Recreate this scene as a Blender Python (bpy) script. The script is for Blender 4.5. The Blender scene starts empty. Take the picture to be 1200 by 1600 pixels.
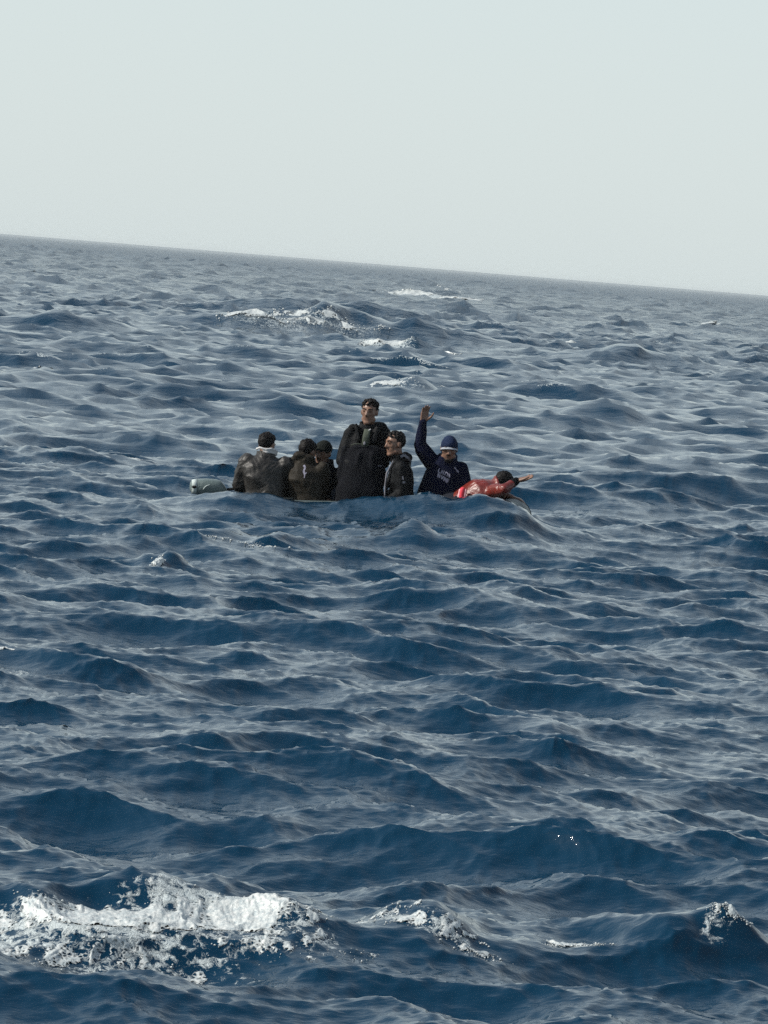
import bpy, bmesh, math, random
import numpy as np
from mathutils import Vector, Matrix, Quaternion

random.seed(7)
rng = np.random.default_rng(11)
scene = bpy.context.scene
COL = scene.collection

# ------------------------------------------------------------------ camera
CAM_H = 2.5
ROLL = math.radians(4.62)
PITCH = math.radians(2.760)
cam_data = bpy.data.cameras.new('camera')
cam_data.sensor_fit = 'HORIZONTAL'
cam_data.sensor_width = 36.0
cam_data.lens = 240.0
cam_data.clip_start = 0.2
cam_data.clip_end = 60000.0
cam = bpy.data.objects.new('camera', cam_data)
COL.objects.link(cam)
fw = Vector((0, math.cos(PITCH), -math.sin(PITCH)))
u0 = Vector((0, math.sin(PITCH), math.cos(PITCH)))
x0 = Vector((1, 0, 0))
rt = x0 * math.cos(ROLL) + u0 * math.sin(ROLL)
up = u0 * math.cos(ROLL) - x0 * math.sin(ROLL)
m = Matrix((rt, up, -fw)).transposed().to_4x4()
m.translation = (0, 0, CAM_H)
cam.matrix_world = m
scene.camera = cam

# ------------------------------------------------------------------ sky, sun, exposure
SUN_AZ = math.radians(-99)      # clockwise from +Y (the view direction): the sun stands to the left
SUN_EL = math.radians(38)
world = bpy.data.worlds.new('World')
scene.world = world
world.use_nodes = True
wn = world.node_tree.nodes
wl = world.node_tree.links
wn.clear()
w_out = wn.new('ShaderNodeOutputWorld')
w_bg = wn.new('ShaderNodeBackground')
w_sky = wn.new('ShaderNodeTexSky')
w_sky.sky_type = 'NISHITA'
w_sky.sun_disc = False
w_sky.sun_elevation = SUN_EL
w_sky.sun_rotation = SUN_AZ
w_sky.altitude = 0
w_sky.air_density = 1.2
w_sky.dust_density = 0.8
w_sky.ozone_density = 4.0
w_mix = wn.new('ShaderNodeMix')
w_mix.data_type = 'RGBA'
# a hazy day: pale haze low over the sea, thinning upwards into the clear sky
w_tc = wn.new('ShaderNodeTexCoord')
w_sep = wn.new('ShaderNodeSeparateXYZ')
w_map = wn.new('ShaderNodeMapRange')
w_map.interpolation_type = 'SMOOTHERSTEP'
w_map.inputs[1].default_value = -0.05
w_map.inputs[2].default_value = 1.15
w_map.inputs[3].default_value = 0.80
w_map.inputs[4].default_value = 0.06
wl.new(w_tc.outputs['Generated'], w_sep.inputs[0])
wl.new(w_sep.outputs[2], w_map.inputs[0])
wl.new(w_map.outputs[0], w_mix.inputs[0])
w_mix.inputs[7].default_value = (6.75, 7.6, 7.75, 1)
w_bg.inputs['Strength'].default_value = 0.087
wl.new(w_sky.outputs[0], w_mix.inputs[6])
wl.new(w_mix.outputs[2], w_bg.inputs['Color'])
wl.new(w_bg.outputs[0], w_out.inputs['Surface'])

sun_data = bpy.data.lights.new('sun', 'SUN')
sun_data.energy = 5.0
sun_data.angle = math.radians(0.6)
sun_data.color = (1.0, 0.95, 0.86)
sun = bpy.data.objects.new('sun', sun_data)
COL.objects.link(sun)
sdir = Vector((math.sin(SUN_AZ) * math.cos(SUN_EL), math.cos(SUN_AZ) * math.cos(SUN_EL), math.sin(SUN_EL)))
sun.rotation_euler = (-sdir).to_track_quat('-Z', 'Y').to_euler()
sun.location = (-20, 10, 30)

scene.view_settings.view_transform = 'Standard'
scene.view_settings.look = 'None'
scene.view_settings.exposure = 0.33
scene.view_settings.gamma = 1.0
scene.view_settings.use_curve_mapping = False
scene.cycles.use_denoising = False

# ------------------------------------------------------------------ material helpers
def new_mat(name):
    mt = bpy.data.materials.new(name)
    mt.use_nodes = True
    nt = mt.node_tree
    return mt, nt, nt.nodes, nt.links, nt.nodes['Principled BSDF']

def tex_noise(nt, vec, scale, detail=4.0, rough=0.55, distort=0.0):
    n = nt.nodes.new('ShaderNodeTexNoise')
    n.inputs['Scale'].default_value = scale
    n.inputs['Detail'].default_value = detail
    n.inputs['Roughness'].default_value = rough
    n.inputs['Distortion'].default_value = distort
    if vec is not None:
        nt.links.new(vec, n.inputs['Vector'])
    return n

def mapping(nt, vec, scale=(1, 1, 1), rot=(0, 0, 0)):
    mp = nt.nodes.new('ShaderNodeMapping')
    mp.inputs['Scale'].default_value = scale
    mp.inputs['Rotation'].default_value = rot
    nt.links.new(vec, mp.inputs['Vector'])
    return mp.outputs[0]

def math_node(nt, op, a, b=None, clamp=False):
    n = nt.nodes.new('ShaderNodeMath')
    n.operation = op
    n.use_clamp = clamp
    for i, v in enumerate((a, b)):
        if v is None:
            continue
        if isinstance(v, (int, float)):
            n.inputs[i].default_value = v
        else:
            nt.links.new(v, n.inputs[i])
    return n.outputs[0]

def ramp(nt, fac, stops):
    n = nt.nodes.new('ShaderNodeValToRGB')
    el = n.color_ramp.elements
    while len(el) < len(stops):
        el.new(0.5)
    for e, (p, c) in zip(el, stops):
        e.position = p
        e.color = c if len(c) == 4 else (*c, 1)
    nt.links.new(fac, n.inputs[0])
    return n.outputs[0]

# ------------------------------------------------------------------ the sea surface
WIND = math.radians(-97)        # the way the waves run: towards the camera, a little to the left

def fft_cascade(L, N, lam_max, lam_min, slope, seed, spread=2.0, kpow=2.0, lam_peak=9.0):
    """a periodic patch of wind sea: height and sideways (choppy) displacement"""
    r = np.random.default_rng(seed)
    k1 = np.fft.fftfreq(N, d=L / N) * 2 * np.pi
    kx, ky = np.meshgrid(k1, k1, indexing='ij')
    k = np.hypot(kx, ky)
    k[0, 0] = 1e-6
    th = np.arctan2(ky, kx) - WIND
    kp = 2 * np.pi / lam_peak
    amp = k ** (-kpow) * np.exp(-0.625 * (kp / k) ** 2)
    amp *= np.abs(np.cos(th / 2)) ** (2 * spread) * 0.97 + 0.03
    lo, hi = 2 * np.pi / lam_max, 2 * np.pi / lam_min
    amp *= np.clip((k / lo - 0.8) / 0.4, 0, 1) * np.clip((1.25 - k / hi) / 0.5, 0, 1)
    z = amp * (r.normal(size=(N, N)) + 1j * r.normal(size=(N, N)))
    z[0, 0] = 0
    h = np.fft.ifft2(z)
    # scaled by its root mean square slope
    s = slope / math.sqrt(np.fft.ifft2(1j * kx * z).real.var() + np.fft.ifft2(1j * ky * z).real.var())
    h = h.real * s
    dx = np.fft.ifft2(1j * kx / k * z).real * s
    dy = np.fft.ifft2(1j * ky / k * z).real * s
    return np.stack([dx, dy, h], -1).astype(np.float32), L, N

CASC = [
    fft_cascade(113.0, 1024, 45, 2.2, 0.125, 21, spread=2.4, kpow=1.8, lam_peak=5.0),
    fft_cascade(29.0, 1024, 2.2, 0.4, 0.24, 5, spread=2.0, kpow=1.25),
    fft_cascade(7.1, 1024, 0.4, 0.05, 0.27, 9, spread=1.8, kpow=1.25),
]

def sample(c, x, y):
    A, L, N = c
    fx = (x / L) % 1.0 * N
    fy = (y / L) % 1.0 * N
    ix = np.floor(fx).astype(np.int64)
    iy = np.floor(fy).astype(np.int64)
    tx = (fx - ix).astype(np.float32)[..., None]
    ty = (fy - iy).astype(np.float32)[..., None]
    ix %= N
    iy %= N
    jx = (ix + 1) % N
    jy = (iy + 1) % N
    return (A[ix, iy] * (1 - tx) + A[jx, iy] * tx) * (1 - ty) + (A[ix, jy] * (1 - tx) + A[jx, jy] * tx) * ty

def sstep(a, b, x):
    t = np.clip((x - a) / (b - a), 0, 1)
    return t * t * (3 - 2 * t)

# single waves that stand out: crest centre x, y, crest direction (deg), half length, height, width on the near and the far side
RIDGES = [
    (-0.10, 48.53, 1.5, 1.9, 0.325, 1.5, 0.55),       # the swell that hides the near tube of the dinghy
    (-1.75, 48.75, 2, 0.5, 0.07, 0.8, 0.4),
    (0.85, 48.53, 0, 0.75, 0.20, 1.2, 0.5),
    (0.55, 45.57, -14, 0.80, 0.25, 0.55, 1.2),         # darker faces before it
    (-1.15, 43.43, -6, 0.75, 0.24, 0.55, 1.08),
    (-1.66, 39.57, -12, 0.38, 0.17, 0.34, 0.7),      # little peak with a white tip
    (-0.42, 18.57, 12, 0.80, 0.23, 0.42, 0.72),       # the foreground whitecap
    (-1.25, 18.34, 8, 0.50, 0.11, 0.36, 0.6),
    (0.28, 18.79, -14, 0.42, 0.14, 0.299, 0.6),
    (1.36, 19.14, 28, 0.50, 0.25, 0.29, 0.70),
    (0.4, 16.43, 20, 0.24, 0.09, 0.207, 0.48),
    (-2.6, 165.71, 3, 2.6, 1.05, 2.1, 3.6),           # the big wave far behind
    (-5.2, 163.5, 9, 3.0, 0.60, 1.9, 3.2),
    (1.2, 166.5, -7, 3.4, 0.75, 2.0, 3.4),
    (-0.2, 152.14, -4, 1.8, 0.36, 0.92, 1.8),
    (0.1, 100.00, -4, 1.3, 0.45, 1.03, 1.92),
    (-1.2, 81.43, 10, 1, 0.32, 0.805, 1.56),
    (-3.3, 57.57, -3, 1, 0.22, 0.632, 1.32),
    (-2.9, 230.0, 4, 4.0, 0.9, 2.4, 3.5),
    (7.5, 160.0, -5, 3.0, 0.7, 1.9, 3.0),
    (-8.5, 140.0, 2, 2.5, 0.6, 1.6, 2.6),
    (3.8, 92.0, -5, 1.6, 0.35, 0.9, 1.6),
    (-1.9, 29.43, -3, 0.8, 0.16, 0.402, 0.96),
    (-1.1, 25.57, -24, 0.8, 0.09, 0.345, 0.84),
    (1, 28.00, -6, 0.9, 0.09, 0.345, 0.84),
]

BOAT_C = (-0.05, 49.43)

def sea(x, y, spacing=None):
    """still-water coordinates -> displaced points, and the breaking measure"""
    r = np.hypot(x, y)
    if spacing is None:
        spacing = r * 0.004
    damp = np.full_like(x, 1.0)
    for cx, cy, a, hl, H, wf, wb in RIDGES:
        d2 = ((x - cx) / (hl * 1.6)) ** 2 + ((y - cy) / (wf + wb)) ** 2
        damp *= 1 - 0.55 * np.exp(-d2)
    near = 0.75 + 0.25 * sstep(30, 86, r) + 0.8 * sstep(80, 290, r) + 1.4 * sstep(350, 900, r)
    far = 1 - 0.3 * sstep(2000, 6000, r)
    w0 = damp * near * far
    w1 = (1 - 0.8 * sstep(1.0, 4.0, spacing)) * (0.85 + 0.15 * damp) * (1 + 0.45 * sstep(60, 200, r))
    w2 = (1 - sstep(0.14, 0.36, spacing))
    bx = np.exp(-(((x - BOAT_C[0]) / 2.3) ** 4 + ((y - BOAT_C[1]) / 1.2) ** 4))
    w0 = w0 * (1 - 0.85 * bx)
    w1 = w1 * (1 - 0.35 * bx)
    d0 = sample(CASC[0], x, y) * w0[..., None]
    d1 = sample(CASC[1], x, y) * w1[..., None]
    d2 = sample(CASC[2], x + 1.7, y + 0.4) * w2[..., None]
    dx = (d0[..., 0] * 1.35 + d1[..., 0] * 1.25 + d2[..., 0] * 1.0)
    dy = (d0[..., 1] * 1.35 + d1[..., 1] * 1.25 + d2[..., 1] * 1.0)
    z = (d0[..., 2] + d1[..., 2] + d2[..., 2])
    for cx, cy, a, hl, H, wf, wb in RIDGES:
        ca, sa = math.cos(math.radians(a)), math.sin(math.radians(a))
        s = (x - cx) * ca + (y - cy) * sa
        t = -(x - cx) * sa + (y - cy) * ca
        t = t + 0.10 * hl * np.sin(s / hl * 2.3 + cx) + 0.05 * hl * np.sin(s / hl * 5.1 + cy)
        w = np.where(t < 0, wf, wb)
        along = np.exp(-(s / hl) ** 2) * (0.80 + 0.14 * np.sin(s / hl * 4.1 + cx * 7) + 0.10 * np.sin(s / hl * 9.7 + cy * 3))
        prof = 1.25 * np.exp(-np.sqrt((t / w) ** 2 * 2.2 + 0.05)) - 0.10 * np.exp(-((t + 1.6 * wf) / wf) ** 2)
        z = z + H * along * prof
        dy = dy - 0.25 * H * along * np.exp(-(t / w) ** 2)
    return x + dx, y + dy, z

def foam_density(x, y):
    """where whitecaps lie on the still-water plane"""
    f = np.zeros_like(x)
    for cx, cy, a, lx, ly, v in FOAM:
        ca, sa = math.cos(math.radians(a)), math.sin(math.radians(a))
        s = (x - cx) * ca + (y - cy) * sa
        t = -(x - cx) * sa + (y - cy) * ca
        f = np.maximum(f, v * np.exp(-((s / lx) ** 2) ** 1.5 - ((t / ly) ** 2) ** 1.5))
    return f

# whitecaps: centre x, y, direction, half length, half width, strength
FOAM = [
    (-0.95, 18.17, 12, 0.66, 0.275, 0.8),
    (-0.45, 18.50, 14, 0.46, 0.275, 0.8),
    (-0.7, 17.93, 14, 0.5, 0.375, 0.66),
    (-0.25, 18.29, 16, 0.3, 0.25, 0.66),
    (0.12, 18.71, -12, 0.26, 0.0875, 0.66),
    (0.34, 18.60, -16, 0.18, 0.075, 0.66),
    (0.8, 18.86, 0, 0.1, 0.0625, 0.6),
    (1.36, 19.00, -20, 0.1, 0.125, 0.62),
    (-1.1, 42.71, -8, 0.26, 0.438, 0.66),
    (-1.68, 39.21, 0, 0.05, 0.15, 0.8),
    (-4, 163.14, 8, 1.8, 1.88, 0.66),
    (-2, 164.57, -4, 2, 1.25, 0.62),
    (1.9, 428.57, -3, 5.5, 20, 0.8),
    (-0.3, 151.43, -6, 1, 0.875, 0.74),
    (1, 149.29, -12, 0.9, 0.625, 0.7),
    (0.1, 99.43, -4, 0.6, 0.5, 0.64),
    (1.15, 104.29, -4, 0.35, 0.5, 0.7),
    (6.2, 167.14, -2, 1.2, 1.25, 0.7),
    (9, 178.57, -2, 0.9, 1.12, 0.7),
    (-9.5, 171.43, -2, 0.9, 1.5, 0.62),
    (-12.5, 271.43, -2, 1.2, 3.75, 0.7),
    (-2, 29.00, 0, 0.16, 0.188, 0.64),
]

def polar_grid():
    rs = [0.6]
    while rs[-1] < 30000:
        r = rs[-1]
        if r < 15:
            d = 0.25
        elif r < 60:
            d = 0.0017 * r
        elif r < 230:
            d = 0.0032 * r
        elif r < 1150:
            d = 0.0056 * r
        elif r < 8000:
            d = 0.014 * r
        else:
            d = 0.2 * r
        rs.append(r + d)
    rs = np.array(rs)
    core = np.radians(np.linspace(-6.0, 6.0, 510))
    side = np.radians(np.geomspace(6.1, 180, 50))
    th = np.concatenate([-side[::-1][1:], core, side])
    return rs, th

def build_sea():
    rs, th = polar_grid()
    nr, nt_ = len(rs), len(th)
    R, T = np.meshgrid(rs, th, indexing='ij')
    X = R * np.sin(T)
    Y = R * np.cos(T)
    dth = np.gradient(th)
    sp = np.maximum(np.gradient(rs)[:, None] * np.ones_like(T), R * dth[None, :])
    x, y, z = sea(X, Y, sp)
    fm = foam_density(X, Y)
    # breaking crests elsewhere: where the chop folds the surface together
    Jx = np.gradient(x, axis=1) / np.maximum(np.gradient(X, axis=1), 1e-9)
    yy = np.gradient(y, axis=0) / np.maximum(np.gradient(R, axis=0) * np.cos(T), 1e-9)
    zone = (np.abs(T) < math.radians(5.6)) & (R > 90) & (R < 600)
    qn = np.quantile(yy[zone], 0.006)
    brk = np.where(yy < qn, np.clip(0.56 + (qn - yy) * 0.8, 0, 0.74), 0) * (np.abs(T) < math.radians(6.5)) * (R > 90) * (R < 1200)
    fm = np.maximum(fm, brk)
    # the dinghy presses the water down
    cb, sb_ = math.cos(BOAT_ROT), math.sin(BOAT_ROT)
    u = (x - BOAT_C[0]) * cb + (y - BOAT_C[1]) * sb_
    v = -(x - BOAT_C[0]) * sb_ + (y - BOAT_C[1]) * cb
    inside = 1 - sstep(0.85, 1.0, np.maximum(np.abs(u) / 1.46, np.abs(v) / 0.60))
    z = np.where(inside > 0, z * (1 - inside) + np.minimum(z, -0.22) * inside, z)
    co = np.stack([x, y, z], -1).reshape(-1, 3).astype(np.float32)
    idx = np.arange(nr * nt_, dtype=np.int32).reshape(nr, nt_)
    a = idx[:-1, :-1].ravel(); b = idx[:-1, 1:].ravel(); c = idx[1:, 1:].ravel(); d = idx[1:, :-1].ravel()
    quads = np.stack([a, d, c, b], -1)
    # inner disc is closed with a small fan
    me = bpy.data.meshes.new('sea')
    me.vertices.add(len(co))
    me.vertices.foreach_set('co', co.ravel())
    nq = len(quads)
    me.loops.add(nq * 4)
    me.loops.foreach_set('vertex_index', quads.ravel())
    me.polygons.add(nq)
    me.polygons.foreach_set('loop_start', np.arange(0, nq * 4, 4, dtype=np.int32))
    me.polygons.foreach_set('loop_total', np.full(nq, 4, dtype=np.int32))
    me.polygons.foreach_set('use_smooth', np.ones(nq, dtype=bool))
    at = me.attributes.new('foam', 'FLOAT', 'POINT')
    at.data.foreach_set('value', fm.ravel().astype(np.float32))
    me.update(calc_edges=True)
    o = bpy.data.objects.new('sea', me)
    COL.objects.link(o)
    o['kind'] = 'structure'
    o['label'] = 'choppy dark blue open sea with whitecaps'
    return o

BOAT_ROT = math.radians(0)

def sea_material():
    mt, nt, nn, ln, bs = new_mat('sea_water')
    geo = nn.new('ShaderNodeNewGeometry')
    pos = geo.outputs['Position']
    v1 = mapping(nt, pos, (0.55, 1.0, 0.8), (0, 0, math.radians(-7)))
    n1 = tex_noise(nt, v1, 5.0, 3.5, 0.55, 0.5)
    v2 = mapping(nt, pos, (0.5, 1.0, 0.8), (0, 0, math.radians(12)))
    n2 = tex_noise(nt, v2, 22.0, 4, 0.6, 0.2)
    b1 = nn.new('ShaderNodeBump')
    b1.inputs['Strength'].default_value = 1.0
    b1.inputs['Distance'].default_value = 0.009
    ln.new(n1.outputs[0], b1.inputs['Height'])
    b2 = nn.new('ShaderNodeBump')
    b2.inputs['Strength'].default_value = 1.0
    b2.inputs['Distance'].default_value = 0.0045
    ln.new(n2.outputs[0], b2.inputs['Height'])
    ln.new(b1.outputs[0], b2.inputs['Normal'])
    v0 = mapping(nt, pos, (0.6, 1.0, 0.6), (0, 0, math.radians(-6)))
    n0 = tex_noise(nt, v0, 0.9, 5, 0.6, 0.4)
    lng = nn.new('ShaderNodeVectorMath')
    lng.operation = 'LENGTH'
    ln.new(pos, lng.inputs[0])
    mr = nn.new('ShaderNodeMapRange')
    mr.inputs[1].default_value = 60
    mr.inputs[2].default_value = 400
    mr.inputs[3].default_value = 0.0
    mr.inputs[4].default_value = 0.5
    ln.new(lng.outputs['Value'], mr.inputs[0])
    # ripples too small for the mesh far out count as roughness
    mrr = nn.new('ShaderNodeMapRange')
    mrr.interpolation_type = 'SMOOTHSTEP'
    mrr.inputs[1].default_value = 10
    mrr.inputs[2].default_value = 1300
    mrr.inputs[3].default_value = 0.05
    mrr.inputs[4].default_value = 0.30
    ln.new(lng.outputs['Value'], mrr.inputs[0])
    ln.new(mrr.outputs[0], bs.inputs['Roughness'])
    b0 = nn.new('ShaderNodeBump')
    ln.new(n0.outputs[0], b0.inputs['Height'])
    ln.new(mr.outputs[0], b0.inputs['Distance'])
    ln.new(b0.outputs[0], b1.inputs['Normal'])
    bs.inputs['Base Color'].default_value = (0.002, 0.021, 0.044, 1)
    bs.inputs['IOR'].default_value = 1.333
    ln.new(b2.outputs[0], bs.inputs['Normal'])
    # foam
    at = nn.new('ShaderNodeAttribute')
    at.attribute_name = 'foam'
    nf = tex_noise(nt, pos, 26.0, 5, 0.7, 0.8)
    nf2 = tex_noise(nt, pos, 4.0, 5, 0.65, 1.0)
    vor = nn.new('ShaderNodeTexVoronoi')
    vor.feature = 'DISTANCE_TO_EDGE'
    vor.inputs['Scale'].default_value = 14.0
    wv = nn.new('ShaderNodeVectorMath')
    wv.operation = 'MULTIPLY_ADD'
    ln.new(nf.outputs['Color'], wv.inputs[0])
    wv.inputs[1].default_value = (0.10, 0.10, 0.10)
    ln.new(pos, wv.inputs[2])
    ln.new(wv.outputs[0], vor.inputs['Vector'])
    lace = math_node(nt, 'MULTIPLY', vor.outputs['Distance'], -1.6)
    s = math_node(nt, 'ADD', nf.outputs[0], nf2.outputs[0])
    s = math_node(nt, 'MULTIPLY', s, 1.5)
    s = math_node(nt, 'ADD', s, lace)
    s = math_node(nt, 'ADD', s, -2.12)
    f2 = math_node(nt, 'MULTIPLY', at.outputs['Fac'], 1.35)
    s = math_node(nt, 'ADD', s, f2)
    has = math_node(nt, 'GREATER_THAN', at.outputs['Fac'], 0.02)
    fac = math_node(nt, 'MULTIPLY', s, 3.5, clamp=True)
    fac = math_node(nt, 'MULTIPLY', fac, has)
    fo = nn.new('ShaderNodeBsdfPrincipled')
    fo.inputs['Base Color'].default_value = (0.42, 0.47, 0.48, 1)
    fo.inputs['Roughness'].default_value = 0.6
    fb = nn.new('ShaderNodeBump')
    fb.inputs['Distance'].default_value = 0.03
    ln.new(nf.outputs[0], fb.inputs['Height'])
    ln.new(fb.outputs[0], fo.inputs['Normal'])
    mx = nn.new('ShaderNodeMixShader')
    ln.new(fac, mx.inputs[0])
    ln.new(bs.outputs[0], mx.inputs[1])
    ln.new(fo.outputs[0], mx.inputs[2])
    ln.new(mx.outputs[0], nn['Material Output'].inputs['Surface'])
    return mt

sea_obj = build_sea()
sea_obj.data.materials.append(sea_material())

# ------------------------------------------------------------------ mesh helpers for boat and people
from mathutils.bvhtree import BVHTree
V = Vector

def link_mesh(name, verts, faces, mat, parent=None, smooth=True):
    me = bpy.data.meshes.new(name)
    me.from_pydata([tuple(v) for v in verts], [], faces)
    me.update()
    return link_me(name, me, mat, parent, smooth)

def link_me(name, me, mat, parent=None, smooth=True):
    me.name = name
    if smooth:
        me.polygons.foreach_set('use_smooth', np.ones(len(me.polygons), dtype=bool))
    o = bpy.data.objects.new(name, me)
    COL.objects.link(o)
    me.materials.clear()
    me.materials.append(mat)
    if parent is not None:
        o.parent = parent
        o.matrix_parent_inverse = parent.matrix_world.inverted()
    return o

def empty(name, loc, label, cat, group=None):
    o = bpy.data.objects.new(name, None)
    o.empty_display_size = 0.1
    COL.objects.link(o)
    o.location = loc
    o.matrix_world = Matrix.Translation(V(loc))
    o['label'] = label
    o['category'] = cat
    if group:
        o['group'] = group
    return o

class Lump:
    """closed shapes that are melted into one skin"""
    def __init__(self):
        self.v = []
        self.f = []

    def rings(self, rings):
        n = len(rings[0])
        b = len(self.v)
        for r in rings:
            self.v += [tuple(p) for p in r]
        for i in range(len(rings) - 1):
            for j in range(n):
                k = (j + 1) % n
                self.f.append((b + i * n + j, b + i * n + k, b + (i + 1) * n + k, b + (i + 1) * n + j))
        self.f.append(tuple(b + j for j in reversed(range(n))))
        e = b + (len(rings) - 1) * n
        self.f.append(tuple(e + j for j in range(n)))

    def cap(self, p0, r0, p1, r1, n=12):
        p0, p1 = V(p0), V(p1)
        d = p1 - p0
        if d.length < 1e-5:
            d = V((0, 0, 1e-4))
        d.normalize()
        a = d.orthogonal().normalized()
        b = d.cross(a)
        rs = []
        for t in (-80, -50, -22, 0):
            t = math.radians(t)
            rs.append((p0 + d * r0 * math.sin(t), r0 * math.cos(t)))
        for t in (0, 22, 50, 80):
            t = math.radians(t)
            rs.append((p1 + d * r1 * math.sin(t), r1 * math.cos(t)))
        self.rings([[c + (a * math.cos(2 * math.pi * j / n) + b * math.sin(2 * math.pi * j / n)) * r for j in range(n)] for c, r in rs])

    def chain(self, pts):
        for (p, r), (q, s) in zip(pts[:-1], pts[1:]):
            self.cap(p, r, q, s)

    def ell(self, c, rad, R=None, n=16):
        R = R or Matrix.Identity(3)
        rs = []
        for i in range(9):
            t = math.radians(-85 + 170 * i / 8)
            rs.append([V(c) + R @ V((rad[0] * math.cos(t) * math.cos(2 * math.pi * j / n), rad[1] * math.cos(t) * math.sin(2 * math.pi * j / n), rad[2] * math.sin(t))) for j in range(n)])
        self.rings(rs)

    def loft(self, secs, n=24, p=2.4):
        """secs: (centre, side half-vector, front half-vector)"""
        rs = []
        for c, s, f in secs:
            ring = []
            for j in range(n):
                a = 2 * math.pi * j / n
                ca, sa = math.cos(a), math.sin(a)
                x = math.copysign(abs(ca) ** (2 / p), ca)
                y = math.copysign(abs(sa) ** (2 / p), sa)
                ring.append(V(c) + V(s) * x + V(f) * y)
            rs.append(ring)
        self.rings(rs)

    def melt(self, name, voxel, smooth=4, mat=None, parent=None, wrinkle=0.0, wfreq=22.0, seed=0):
        me = bpy.data.meshes.new(name + '_raw')
        me.from_pydata(self.v, [], self.f)
        bm = bmesh.new()
        bm.from_mesh(me)
        bmesh.ops.recalc_face_normals(bm, faces=bm.faces)
        bm.to_mesh(me)
        bm.free()
        tmp = bpy.data.objects.new(name + '_raw', me)
        COL.objects.link(tmp)
        md = tmp.modifiers.new('r', 'REMESH')
        md.mode = 'VOXEL'
        md.voxel_size = voxel
        if smooth:
            ms = tmp.modifiers.new('s', 'SMOOTH')
            ms.factor = 0.5
            ms.iterations = smooth
        dg = bpy.context.evaluated_depsgraph_get()
        out = bpy.data.meshes.new_from_object(tmp.evaluated_get(dg))
        bpy.data.objects.remove(tmp)
        bpy.data.meshes.remove(me)
        if wrinkle:
            crumple(out, wrinkle, wfreq, seed)
        return link_me(name, out, mat, parent)

def crumple(me, amp, freq, seed):
    r = np.random.default_rng(seed)
    n = len(me.vertices)
    co = np.empty(n * 3, np.float32)
    me.vertices.foreach_get('co', co)
    co = co.reshape(-1, 3)
    no = np.empty(n * 3, np.float32)
    me.vertices.foreach_get('normal', no)
    no = no.reshape(-1, 3)
    h = np.zeros(n)
    warp = np.zeros((n, 3))
    for i in range(3):
        d = r.normal(size=3)
        warp[:, i] = np.sin(co @ d * freq * 0.5 + r.uniform(0, 6)) * 0.05
    c2 = co + warp
    for o in range(4):
        for k in range(3):
            d = r.normal(size=3)
            d[2] *= 1.5
            d /= np.linalg.norm(d)
            h += (1 - 2 * np.abs(np.sin(c2 @ d * freq * 1.75 ** o * 0.5 + r.uniform(0, 6)))) / 1.6 ** o / 3
    co = co + no * (h * amp)[:, None]
    me.vertices.foreach_set('co', co.astype(np.float32).ravel())
    me.update()

# ------------------------------------------------------------------ materials of boat, motor and clothing
def cloth_mat(name, col, rough=0.8, weave=900.0, sheen=0.0, mottled=0.25, coat=0.0, spec=0.06):
    mt, nt, nn, ln, bs = new_mat(name)
    tc = nn.new('ShaderNodeTexCoord')
    n1 = tex_noise(nt, tc.outputs['Object'], 9.0, 5, 0.6)
    c = ramp(nt, n1.outputs[0], [(0.3, tuple(x * (1 - mottled) for x in col)), (0.7, tuple(min(1, x * (1 + mottled)) for x in col))])
    ln.new(c, bs.inputs['Base Color'])
    bs.inputs['Roughness'].default_value = rough
    bs.inputs['Sheen Weight'].default_value = sheen
    bs.inputs['Specular IOR Level'].default_value = spec
    bs.inputs['Coat Weight'].default_value = coat
    n2 = tex_noise(nt, tc.outputs['Object'], 38.0, 4, 0.6)
    bp = nn.new('ShaderNodeBump')
    bp.inputs['Distance'].default_value = 0.006
    ln.new(n2.outputs[0], bp.inputs['Height'])
    ln.new(bp.outputs[0], bs.inputs['Normal'])
    return mt

def skin_mat(name, col):
    mt, nt, nn, ln, bs = new_mat(name)
    tc = nn.new('ShaderNodeTexCoord')
    n1 = tex_noise(nt, tc.outputs['Object'], 25.0, 4, 0.6)
    c = ramp(nt, n1.outputs[0], [(0.3, tuple(x * 0.88 for x in col)), (0.7, tuple(x * 1.12 for x in col))])
    ln.new(c, bs.inputs['Base Color'])
    bs.inputs['Roughness'].default_value = 0.42
    bs.inputs['Specular IOR Level'].default_value = 0.3
    bs.inputs['Subsurface Weight'].default_value = 0.05
    bs.inputs['Subsurface Radius'].default_value = (0.01, 0.004, 0.002)
    return mt

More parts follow.
